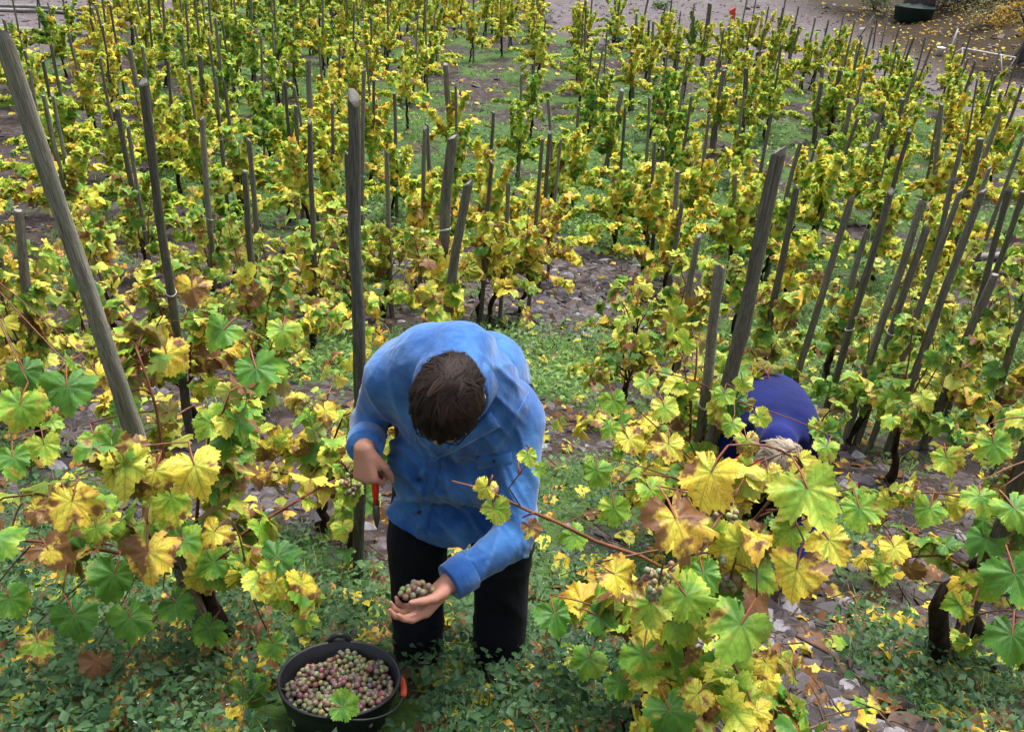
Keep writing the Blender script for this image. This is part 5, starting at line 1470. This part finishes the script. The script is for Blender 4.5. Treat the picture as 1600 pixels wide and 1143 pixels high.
def secateurs(p, d, n, label):
    """Red handled pruning shears; p grip centre, d direction of the blades, n flat normal."""
    d = unit(d); n = unit(np.asarray(n) - d * (np.asarray(n) @ d)); s = np.cross(d, n)
    root = empty('secateurs', p)
    red = simple_mat('red_grip', (.62, .018, .012), .4, .5, .1); steel = simple_mat('dark_steel', (.12, .12, .125), .35, .5, .2, Metallic=.8)
    for q in (-1, 1):
        MB().tube([p - d * .085 + s * q * .030, p - d * .04 + s * q * .028, p + d * .01 + s * q * .016, p + d * .045 + s * q * .006], [.006, .0085, .0085, .006], 8).build('handle', red, root)
    b = MB(); pts = [p + d * (.04 + .085 * t) + s * (.010 * math.sin(3.1 * t)) for t in np.linspace(0, 1, 6)]
    b.tube(pts, [.006, .009, .010, .008, .005, .001], 6, squash=.35); b.build('blade', steel, root)
    b = MB(); pts = [p + d * (.04 + .05 * t) - s * (.012 * math.sin(2.6 * t)) for t in np.linspace(0, 1, 6)]
    b.tube(pts, [.006, .007, .007, .006, .004, .002], 6, squash=.4); b.build('hook', steel, root)
    MB().tube([p + d * .045 - n * .009, p + d * .045 + n * .009], .007, 10).build('pivot', steel, root)
    return tag(root, label, 'secateurs')
_w = MAN['wrR']
secateurs(_w + np.array([.030, -.028, -.112]), (.04, -.16, -.98), (1, .1, 0), 'red handled secateurs in the hand of the picker in pale blue')

def loose_cluster(pts, name, label, group, seed, green):
    r = random.Random(seed); c = np.mean(pts, 0)
    e = empty(name, c)
    for p in pts:
        berry(e, p, r.uniform(.0076, .0094), grape_color(r, green))
    return tag(e, label, 'grapes', group)
_g = random.Random(8); _hc = MAN['wrL'] + MAN['hf'] * .088 + np.array([-.008, .004, .034]); _hp = []
while len(_hp) < 34:
    q = _hc + np.array([_g.uniform(-.042, .042), _g.uniform(-.030, .030), _g.uniform(-.016, .026)])
    if (((q - _hc) / np.array([.043, .031, .027])) ** 2).sum() < 1 and all(np.linalg.norm(q - t) > .0108 for t in _hp): _hp.append(q)
loose_cluster(_hp, 'grape_bunch', 'small bunch of grapes held in the open hand over the bucket', None, 8, .4)

# ------------------------------------------------------------------ the second picker
def picker_in_royal():
    X = np.array
    hip = W(1192, 628, 3.28); gnd = float(gz(hip[0], 3.3))
    neck = W(1206, 690, 2.86); mid = lerp(hip, neck, .5) + X([.0, 0, .055])
    hd = W(1216, 716, 2.70); crown = unit(X([.05, -.80, -.55])); face = unit(X([.05, .45, -.88]))
    shR, shL = W(1150, 690, 2.95), W(1262, 690, 2.95)
    elR, elL = shR + X([-.06, -.10, -.25]), shL + X([.05, -.10, -.25])
    wrR, wrL = elR + X([.10, -.20, -.10]), elL + X([-.08, -.20, -.12])
    fR, fL = X([hip[0] - .14, 3.30, 0]), X([hip[0] + .12, 3.34, 0])
    fR[2], fL[2] = gz(fR[0], fR[1]), gz(fL[0], fL[1])
    hips = [hip + X([-.09, .02, -.05]), hip + X([.09, .02, -.05])]
    kn = [lerp(hips[0], fR, .5) + X([-.02, -.12, .02]), lerp(hips[1], fL, .5) + X([.03, -.12, .02])]
    hp, at, HR = head_prims(hd, crown, face, .97)
    P = list(hp) + [('cap', hd - crown * .05, neck, .052, .056, .03), ('cap', neck, mid, .06, .075, .03), ('cap', mid, hip, .075, .085, .03), ('cap', shR, shL, .045, .045, .03)]
    for sh, el, wr in ((shR, elR, wrR), (shL, elL, wrL)): P += [('cap', sh, el, .043, .034, .02), ('cap', el, wr, .034, .024, .02)]
    for h, k, ft in zip(hips, kn, (fR, fL)): P += [('cap', h, k, .075, .05, .03), ('cap', k, ft + X([0, .03, .08]), .05, .035, .02), ('cap', ft + X([0, .02, .05]), ft + X([0, -.12, .04]), .034, .028, .02)]
    P += hand_prims(wrR, wrR - elR, X([.8, .2, -.3]), 1, .5, .93) + hand_prims(wrL, wrL - elL, X([-.8, .2, -.3]), -1, .5, .93)
    V, Q = sdf_mesh(P, .0065); person = body_object('person', relax(V, Q, 2), Q, M_SKIN)
    tag(person, 'person bent double in a royal blue pullover, head down behind yellow leaves', 'person')
    s_ax = unit(shL - shR); tors = unit(neck - hip); R3 = np.stack([s_ax, tors, np.cross(s_ax, tors)], 1)
    P = [('ell', mid + X([.0, .02, -.02]), X([.185, .25, .135]), R3, .05), ('ell', lerp(hip, mid, .35) + X([0, .02, -.01]), X([.185, .17, .14]), R3, .05), ('ell', lerp(mid, neck, .55), X([.175, .16, .115]), R3, .05),
         ('cap', shR, shL, .08, .08, .05), ('cap', neck - tors * .02 + X([0, .03, .03]), hd - crown * .05 - face * .015, .085, .074, .04)]
    for sh, el, wr in ((shR, elR, wrR), (shL, elL, wrL)): P += [('cap', sh, el, .066, .054, .04), ('cap', el, wr, .054, .042, .03)]
    V, Q = sdf_mesh(P, .009); V = relax(V, Q, 4); N = vnormals(V, Q)
    one = lambda V: np.ones(len(V))
    dist = np.linalg.norm(V - (neck + X([0, -.03, -.02])), axis=1)
    V = V + N * (.0055 * np.sin(dist * 105 + .8 * np.sin(V[:, 0] * 19)) * np.exp(-((dist - .10) / .075) ** 2))[:, None]   # ripples round the neck
    V = wrinkle(V, N, [(.0025, (8, 30, 14), 1.6, .5, one), (.006, (20, 6, 60), 1.3, .4, blob(elR, .13)), (.006, (20, 6, 60), 1.3, 1.4, blob(elL, .13))])
    for el, wr in ((elR, wrR), (elL, wrL)):
        d = unit(wr - el); V, Q = keep_faces(V, Q, lambda c: ~(((c - wr) @ d > -.005) & (np.linalg.norm(c - wr, axis=1) < .09)))
    sw = body_object('pullover', V, Q, M_ROYAL, person); sw['label'] = 'royal blue knitted pullover'
    P = [('cap', hips[0], hips[1], .125, .125, .05)]
    for h, k, ft in zip(hips, kn, (fR, fL)): P += [('cap', h, k, .100, .076, .04), ('cap', k, ft + X([0, .03, .09]), .076, .066, .03)]
    V, Q = sdf_mesh(P, .012); V = relax(V, Q, 3); V = wrinkle(V, vnormals(V, Q), [(.005, (6, 8, 50), 1.6, .3, one)])
    body_object('trousers', V, Q, M_BLACK, person)
    for ft in (fR, fL):
        V, Q = sdf_mesh([('cap', ft + X([0, .03, .09]), ft + X([0, .02, .05]), .05, .05, .02), ('cap', ft + X([0, .03, .045]), ft + X([0, -.14, .04]), .045, .04, .03)], .01); body_object('boot', relax(V, Q, 2), Q, M_BOOT, person)
    hc = at(0, -.008, .028); keep = lambda d: d[2] > -.75 + max(0, d[1]) * 1.2
    V1, F1, C1 = strands(hc, HR, (.086, .106, .098), 420, 16, .085, .0016, 9, keep, whorl=(.03, -.10, .02), lift=.24, mess=.55, swirl=.3, sweep=(.5, 0, 0))
    b = MB(); b.lathe([(max(.001, math.sin(q)), math.cos(q)) for q in np.linspace(0, 2.3, 16)], 30)
    Vu = np.array(b.v) * np.array([.079, .099, .091]); Fu = np.array(b.f); cu = Vu[Fu].mean(1) / np.array([.079, .099, .091]); Fu = Fu[cu[:, 2] > -.72 + np.maximum(0, cu[:, 1]) * 1.2]
    h = put('hair', mesh_np('hair', np.concatenate([Vu @ HR.T + hc, V1]), np.concatenate([Fu, F1 + len(Vu)]), col=np.concatenate([np.zeros((len(Vu), 3)), C1]), smooth=True, mats=[M_GREYHAIR]), person)
    h['label'] = 'tousled grey blonde hair'
    return person
picker_in_royal()

# ------------------------------------------------------------------ buckets
M_BUCKET = simple_mat('black_plastic', (.012, .013, .018), .42, .4, .3, 9, .05)
M_GRIP = simple_mat('orange_grip', (.55, .085, .030), .5, .4, .15)
def bucket(c, tilt, az, R, H, label, grip, handle_up=False):
    root = empty('bucket', c)
    q = Matrix.Rotation(az, 4, 'Z') @ Matrix.Rotation(tilt, 4, 'X'); M = Matrix.Translation(Vector(c)) @ q
    M = Matrix.Translation(Vector(c)) @ Matrix.Rotation(tilt, 4, 'X') @ Matrix.Rotation(az, 4, 'Z')
    b = MB(); r0 = R * .66
    b.lathe([(.001, .0), (r0, .0), (r0 + .004, .01), (R * .94, H * .80), (R * .945, H * .81), (R * .96, H * .83), (R * .965, H * .96), (R, H * .965), (R * 1.015, H * .98), (R * 1.012, H), (R * .985, H * 1.002), (R * .955, H * .985), (R * .90, H * .7), (r0 * .97, .012), (.001, .010)], 64, M)
    b.build('body', M_BUCKET, root)
    for s in (-1, 1):                                        # the ears
        e = MB(); pts = [M @ Vector((s * R * 1.0, R * .17 * math.cos(a), H * .985 + R * .13 * math.sin(a))) for a in np.linspace(0, math.pi, 9)]
        e.tube([np.array(p) for p in pts], [.009, .008, .007, .008, .008, .008, .007, .008, .009], 7); e.build('ear', M_BUCKET, root)
    pts = []
    for a in np.linspace(0, math.pi, 29):                    # the wire bail lies along the rim
        x, y = R * 1.055 * math.cos(a), R * 1.06 * math.sin(a)
        pts.append(np.array(M @ Vector((x, y, H * 1.02 - .055 * math.sin(a)))))
    hd = MB().tube(pts, .0028, 6).build('handle', simple_mat('bail_wire', (.05, .05, .055), .4, .5, .2), root)
    MB().tube(pts[12:17], [.009, .0105, .011, .0105, .009], 9).build('grip', grip, hd)
    return tag(root, label, 'bucket'), M
_bc = gpix(543, 1136); _bR, _bH = .168, .20
_ctr = W(531, 1056, 1.62)
_tilt = R_(-15)
_dn = np.array([0, math.sin(-_tilt), math.cos(-_tilt)])
_bc = _ctr - _dn * _bH
_lift = float(gz(_bc[0], _bc[1] - .0)) - _bc[2]
BUCKET, BM = bucket(_bc, _tilt, R_(-78), _bR, _bH, 'black bucket full of grapes at the feet of the picker in pale blue', M_GRIP)

def fill_bucket():
    r = random.Random(77); pts = []
    for layer, (hz, n) in enumerate(((.62, 170), (.71, 220), (.785, 260))):
        cand = []; tries = 0
        while len(cand) < n and tries < 9000:
            tries += 1
            a, q = r.uniform(0, 6.283), _bR * .86 * math.sqrt(r.random())
            x, y = q * math.cos(a), q * math.sin(a)
            if all((x - c[0]) ** 2 + (y - c[1]) ** 2 > .0132 ** 2 for c in cand): cand.append((x, y))
        for x, y in cand:
            d = math.hypot(x, y) / _bR
            bump = .020 * (1 - d * d) + .020 * math.sin(44 * x + 1.0) * math.sin(40 * y + .6)
            pts.append((x, y, _bH * hz + bump + r.uniform(-.005, .005)))
    cs = [(r.uniform(-.11, .11), r.uniform(-.11, .11)) for _ in range(60)]
    cen = []
    for c in cs:
        if math.hypot(*c) < .125 and all(math.hypot(c[0] - d[0], c[1] - d[1]) > .055 for d in cen): cen.append(c)
    grp = {}
    for p in pts:
        k = min(range(len(cen)), key=lambda i: math.hypot(cen[i][0] - p[0], cen[i][1] - p[1])); grp.setdefault(k, []).append(np.array(BM @ Vector(p)))
    for k, ps in grp.items():
        e = loose_cluster(ps, 'grape_bunch', 'bunch of green and pink grapes heaped in the black bucket', 'grape bunches heaped in the bucket', 800 + k, r.choice((.12, .3, .55, .85)))
        top = max(ps, key=lambda q: q[2]); d = np.array([r.uniform(-1, 1), r.uniform(-1, 1), .35]); d /= np.linalg.norm(d)
        MB().tube([top - d * .02, top + d * .010 + np.array([0, 0, .004]), top + d * .034 + np.array([0, 0, .006])], [.0016, .0018, .0022], 5).build('stalk', STEM_M, e)
fill_bucket()
secateurs(W(1150, 728, 2.60), (-.75, -.2, -.45), (.3, -.85, .3), 'red handled secateurs half hidden by leaves beside the royal blue picker')
# ------------------------------------------------------------------ beyond the vines
M_POLE = simple_mat('pale_weathered_pole', (.17, .16, .148), .85, .2, .35, 6, .3, .01, obj_var=.4)
def lying_pole(p, az, L, r, label, group, name='wooden_pole'):
    d = np.array([math.cos(az), math.sin(az), 0]); n = 7; pts = []
    for i in range(n):
        q = np.array(p) + d * L * (i / (n - 1) - .5); q[2] = p[2] + .02 * math.sin(i * 1.3 + p[0]); pts.append(q)
    b = MB().tube([q - np.array(p) for q in pts], [r * (1.05 - .03 * i) for i in range(n)], 8)
    o = put(name, b.mesh(name, M_POLE)); o.location = p
    return tag(o, label, 'pole', group)
def pole_pile(px, py, n, az, L, which, seed):
    r = random.Random(seed); c = gpix(px, py)
    for i in range(n):
        lay = 0 if i < n * .6 else 1
        p = c + np.array([r.uniform(-.35, .35), (i % max(1, int(n * .6))) * .20 - n * .06, 0]); p[2] = float(gz(p[0], p[1])) + .06 + lay * .10
        lying_pole(p, az + r.uniform(-.06, .06), L * r.uniform(.8, 1.1), r.uniform(.05, .075), 'weathered pole lying in the %s pile on the bare gravel' % which, 'poles in the %s pile' % which)
pole_pile(82, 18, 9, .05, 4.2, 'upper', 1)
pole_pile(45, 57, 8, .03, 3.2, 'lower', 2)
for k, (x, y, L, az) in enumerate(((1510, 408, 2.4, .25), (1565, 432, 1.8, .15))):
    p = gpix(x, y); p[2] += .07
    lying_pole(p, az, L, .06, ('upper' if k == 0 else 'lower') + ' grey log lying among the vines by the right edge', None, 'log')

def stand_rod(px, py, top, r, mat, name, label, cat, parts=None):
    B = gpix(px, py); T = W(top[0], top[1], B[1])
    o = MB().tube([B - np.array([0, 0, .05]), (B + T) / 2 + np.array([.01, 0, 0]), T], [r, r * .95, r * .85], 8).build(name, mat)
    return tag(o, label, cat), B, T
M_WHITE = simple_mat('white_paint', (.72, .71, .68), .6, .3, .1)
M_RED = simple_mat('red_plastic', (.75, .030, .012), .5, .4, .1)
# red pennant on a short stick
_B = gpix(1146, 66); _T = W(1149, 12, _B[1])
_fl = empty('marker_flag', _B)
MB().tube([_B - np.array([0, 0, .05]), _T], .014, 7).build('stick', M_BARK, _fl)
_h = np.linalg.norm(_T - _B); b = MB()
b.add([_T + np.array([0, -.02, 0]), _T + np.array([-.20, -.03, -.12]), _T + np.array([-.10, -.01, -.36]), _T + np.array([.02, -.02, -.40]), _T + np.array([0, .02, 0]), _T + np.array([-.20, .01, -.12]), _T + np.array([-.10, .03, -.36]), _T + np.array([.02, .02, -.40])],
      [(0, 1, 2, 3), (7, 6, 5, 4), (0, 4, 5, 1), (1, 5, 6, 2), (2, 6, 7, 3), (3, 7, 4, 0)]); b.build('pennant', M_RED, _fl, False)
tag(_fl, 'small red pennant on a dark stick by the far gravel', 'flag')
stand_rod(1479, 92, (1497, 45), .03, M_WHITE, 'white_post', 'short white post leaning at the far edge of the vines', 'post')
stand_rod(1334, 70, (1366, 24), .03, M_POLE, 'grey_rod', 'pale grey rod leaning across the far gravel among dark stakes', 'rod')
# white bar frame
_r = empty('bar_frame', gpix(1545, 128)); _D = gpix(1545, 128)[1]
_pts = {k: W(x, y, _D + dd) for k, (x, y, dd) in dict(a=(1504, 75, 0), b=(1587, 90, .2), c=(1564, 85, .1), a0=(1503, 118, 0), b0=(1570, 118, .9), c0=(1566, 116, .1), d0=(1490, 84, .9)).items()}
for u, v in (('a', 'b'), ('a', 'a0'), ('c', 'c0'), ('b', 'b0'), ('a', 'd0')):
    MB().tube([_pts[u], _pts[v]], .018, 7).build('bar', M_WHITE, _r)
tag(_r, 'thin white bar frame standing by the right edge beyond the vines', 'frame')
# small white pail
_p = gpix(1467, 87); b = MB(); b.lathe([(.001, 0), (.10, 0), (.14, .26), (.15, .27), (.135, .262), (.095, .02), (.001, .015)], 24, Matrix.Translation(Vector(_p)))
_pl = empty('pail', _p); b.build('body', M_WHITE, _pl)
MB().tube([_p + np.array([.145 * math.cos(t), .145 * math.sin(t) * .3 - .10 * math.sin(t), .27 - .08 * math.sin(t)]) for t in np.linspace(0, math.pi, 11)], .006, 5).build('handle', M_POLE, _pl)
tag(_pl, 'small white pail on the ground beyond the far right vines', 'pail')
# dark green tub with a folded cover
_p = gpix(1424, 34); _tb = empty('tub', _p); b = MB(); prof = [(.001, 0), (.70, 0), (.76, .05), (.84, .56), (.89, .60), (.88, .64), (.80, .60), (.72, .10), (.001, .08)]
b.lathe(prof, 40, Matrix.Translation(Vector(_p)) @ Matrix.Rotation(R_(-5), 4, 'X')); b.build('body', simple_mat('dark_green_plastic', (.006, .024, .019), .55, .35, .3, 3), _tb)
b = MB()
for i in range(9): pass
_cv = [( .68 * math.cos(a) * (1 + .06 * math.sin(5 * a)),   .68 * math.sin(a) * (1 + .06 * math.sin(4 * a)), .60 + .04 * math.sin(3 * a)) for a in np.linspace(0, 2 * math.pi, 24, endpoint=False)]
b.add([tuple(np.array(v) + _p) for v in _cv] + [tuple(np.array((v[0] * .4, v[1] * .4, .69 + .05 * math.sin(7 * i))) + _p) for i, v in enumerate(_cv)], [(i, (i + 1) % 24, 24 + (i + 1) % 24, 24 + i) for i in range(24)] + [tuple(range(24, 48))])
b.build('cover', simple_mat('green_tarpaulin', (.005, .020, .016), .6, .3, .3, 4), _tb)
tag(_tb, 'dark green tub standing beyond the gravel under the dark tree', 'tub')

# trees behind: trunk, limbs and loose crowns of leaves
LEAF_SM = [(np.array([(0, 0, 0), (-.32, .5, .06), (.32, .5, .06), (0, 1, -.1)], float), np.array([(0, 2, 1), (1, 2, 3)]), np.zeros((4, 2)))]
M_TREELEAF = attr_mat('tree_leaf', .55, .25, .3, .3, 9)
M_TREEBARK = simple_mat('grey_tree_bark', (.11, .10, .095), .9, .15, .45, 8, .8, .03, stretch=(2, 2, .6))
def tree(B, H, tr, clumps, n, cols, size, label, seed, lean=(0, 0)):
    r = random.Random(seed); g = np.random.default_rng(seed); B = np.array(B)
    root = empty('tree', B)
    top = B + np.array([lean[0], lean[1], H])
    pts = [B - np.array([0, 0, .2])] + [B + (top - B) * t + np.array([r.uniform(-.12, .12), r.uniform(-.12, .12), 0]) for t in (.1, .3, .55, .8, 1)]
    tb = MB().tube(pts, [tr * 1.5, tr * 1.1, tr, tr * .75, tr * .5, tr * .2], 12)
    tk = tb.build('trunk', M_TREEBARK, root)
    P, C = [], []
    for (dx, dy, dz, rad) in clumps:
        c = B + np.array([dx, dy, dz])
        t = min(.95, max(.2, (dz - .8) / H)); s = B + (top - B) * t
        MB().tube([s, (s + c) / 2 + np.array([0, 0, .3]), c], [tr * .35, tr * .2, tr * .06], 6).build('limb', M_TREEBARK, root)
        k = int(n * rad * rad)
        tw = c + g.normal(0, 1, (max(5, k // 26), 3)) * rad * np.array([.55, .55, .42])          # sprays round twig ends
        q = tw[g.integers(0, len(tw), k)] + g.normal(0, 1, (k, 3)) * np.array([.24, .24, .15]) * rad * .7
        P.append(q); w = g.random(k)[:, None]; base = np.array(cols)[g.integers(0, len(cols), k)]; C.append(base * (.55 + .9 * w))
    P = np.concatenate(P); C = np.concatenate(C); m = len(P)
    me = batch(LEAF_SM, P, rot_euler(g.uniform(0, 6.28, m), g.uniform(-.9, .5, m), g.normal(0, .5, m)), size * g.uniform(.6, 1.4, m), C, np.zeros(m, int), 'crown', M_TREELEAF)
    put('crown', me, root)
    return tag(root, label, 'tree')
_p = gpix(1436, 20)
tree(_p + np.array([.5, 1.5, 0]), 7.5, .55, [(0, 0, 5.4, 2.0), (2.4, .3, 4.8, 1.8), (-2.0, 1.2, 5.6, 1.8), (4.2, .8, 3.6, 1.6), (1.5, -1.0, 6.2, 1.8), (3.2, 2.4, 3.0, 1.5), (5.6, 1.6, 2.6, 1.5), (2.6, 1.6, 1.5, 1.2), (1.4, -.6, 3.4, 1.3), (4.0, -.8, 2.9, 1.3), (6.4, 0, 2.6, 1.3), (-.6, -1.4, 4.2, 1.5), (5.2, -2.0, 4.4, 1.6), (3.0, -3.0, 5.2, 1.6)], 1700,
     [(.015, .045, .014), (.03, .07, .02), (.07, .08, .018)], .13, 'dark tree with a thick grey trunk behind the green tub', 61)
_q = gpix(1600, 100)
tree(_q + np.array([-.1, .3, 0]), 5.0, .16, [(-.9, -1.2, 2.5, .95), (-.3, -.6, 3.3, 1.0), (.6, -.6, 2.0, 1.0), (-1.4, -.8, 1.7, .6), (.5, 0, 4.0, 1.1), (-.2, -1.4, 1.2, .7)], 900,
     [(.50, .27, .025), (.58, .36, .03), (.36, .20, .03), (.22, .22, .03)], .12, 'orange and yellow leaved tree at the upper right corner', 62)
# scrub on the bank
def scrub(px, py, rad, hgt, cols, seed, label, n=900):
    g = np.random.default_rng(seed); B = gpix(px, py); root = empty('shrub', B)
    for k in range(5):
        a = k * 1.26; MB().tube([B, B + np.array([.2 * rad * math.cos(a), .2 * rad * math.sin(a), hgt * .5]), B + np.array([.6 * rad * math.cos(a), .6 * rad * math.sin(a), hgt * .9])], [.02, .014, .005], 5).build('stem', M_BARK, root)
    d = g.normal(0, 1, (n, 3)); d /= np.linalg.norm(d, axis=1, keepdims=True); d *= g.random((n, 1)) ** .45
    P = B + d * np.array([rad, rad, hgt * .5]) * (1 + .35 * np.sin(d[:, :1] * 7 + seed) * np.cos(d[:, 1:2] * 6)) + np.array([0, 0, hgt * .55])
    C = np.array(cols)[g.integers(0, len(cols), n)] * g.uniform(.5, 1.3, (n, 1))
    put('foliage', batch(LEAF_SM, P, rot_euler(g.uniform(0, 6.28, n), g.uniform(-.6, .7, n), g.normal(0, .5, n)), .10 * g.uniform(.6, 1.4, n), C, np.zeros(n, int), 'foliage', M_TREELEAF), root)['kind'] = 'stuff'
    tag(root, label, 'shrub')
scrub(1365, 18, .9, .8, [(.05, .10, .02), (.16, .17, .03)], 5, 'low green shrub beside the dark green tub')
scrub(1033, 14, .45, .3, [(.07, .15, .03)], 6, 'small green weed clump on the far gravel', 400)
scrub(834, 32, .8, .5, [(.06, .07, .05), (.09, .09, .06)], 7, 'dull grey-green shrub at the corner of the far gravel', 700)
scrub(975, 75, .8, .4, [(.03, .08, .04), (.05, .11, .04)], 8, 'dark green shrub where the far vines meet the gravel', 700)
scrub(1545, 40, 1.6, 1.0, [(.03, .06, .015), (.20, .12, .02), (.10, .10, .02)], 9, 'dark leafy shrub on the littered bank', 1500)
# ------------------------------------------------------------------ labels for stakes and vines
ORD = 'first second third fourth fifth sixth seventh eighth ninth tenth eleventh twelfth thirteenth fourteenth fifteenth sixteenth seventeenth eighteenth nineteenth twentieth'.split()
ORD += ['twenty-' + w for w in ORD[:9]] + ['thirtieth'] + ['thirty-' + w for w in ORD[:9]] + ['fortieth'] + ['forty-' + w for w in ORD[:9]]
def area_of(px):
    return 'left of the tall central stake' if px < 552 else 'above the pale blue shirt' if px < 870 else 'above the royal blue picker' if px < 1290 else 'towards the right edge'
def band_of(D):
    return 'nearer' if D < 6.5 else 'middle' if D < 10.5 else 'farther' if D < 15 else 'far' if D < 20.5 else 'farthest'
sets = {}
for i, s in enumerate(STK):
    if s['lab']:
        tag(s['o'], s['lab'], 'stake', 'vine stakes standing on the slope'); continue
    sets.setdefault((band_of(s['D']), area_of(s['px'][0])), []).append(s)
for (bd, ar), L in sets.items():
    L.sort(key=lambda s: s['px'][0])
    for k, s in enumerate(L):
        look = ('thick ' if s['r'] > .044 else 'thin ') + ('dark' if s['o'].color[0] < .85 else 'grey')
        if bd == 'farthest':
            tag(s['o'], 'weathered stake among the farthest rows of vines ' + ar, 'stake', 'farthest stakes ' + ar)
        else:
            tag(s['o'], '%s stake, %s from left among the %s stakes %s' % (look, ORD[k], bd, ar), 'stake', 'vine stakes standing on the slope')
SHORT = {0: 'green and golden vine at the foot of the long pale leaning stake', 4: 'bushy vine at the foot of the tall dark stake left of the picker', 5: 'leafy vine on the stake with a pale wire tie left of centre',
         6: 'vine at the foot of the thick mossy stake above the pale blue shirt', 7: 'dark green vine with black crooked trunk at the right edge', 8: 'yellow-green vine on the short grey round topped stake', 9: 'vine at the foot of the stake with pale round top',
         10: 'vine at the foot of the stout sawn stake low at right', 11: 'vine on the pale tipped stake directly above the royal blue back', 12: 'vine at the foot of the long slender stake near the right edge',
         14: 'vine cut by the right edge above the crooked black trunk', 15: 'vine cut by the left edge below the long pale stake', 16: 'big leaved green vine around the twice tied stake near left edge', 17: 'vine on the first stake right of the thick mossy one',
         18: 'vine on the second stake right of the thick mossy one', 19: 'vine on the third stake right of the thick mossy one', 20: 'very green vine on the thin dark stake right of centre', 21: 'vine at the foot of the twin stakes by the slate path', 23: 'vine beside a black trunk left of the tall central stake'}
vsets = {}
for v in VINES:
    lab = v.get('label') or (SHORT.get(v['st']) if v['st'] is not None else None)
    if lab: tag(v['o'], lab, 'grapevine', 'grapevines on the slope'); continue
    vsets.setdefault((band_of(v['D']), area_of(v['px'][0])), []).append(v)
for (bd, ar), L in vsets.items():
    L.sort(key=lambda v: v['px'][0])
    for k, v in enumerate(L):
        c = 'golden' if v['tone'] > .58 else 'yellow' if v['tone'] > .50 else 'yellow-green' if v['tone'] > .43 else 'greener'
        if bd == 'farthest':
            tag(v['o'], 'yellowing vine in the farthest rows ' + ar, 'grapevine', 'farthest vines ' + ar)
        else:
            tag(v['o'], '%s vine, %s from left among the %s vines %s' % (c, ORD[k], bd, ar), 'grapevine', 'grapevines on the slope')
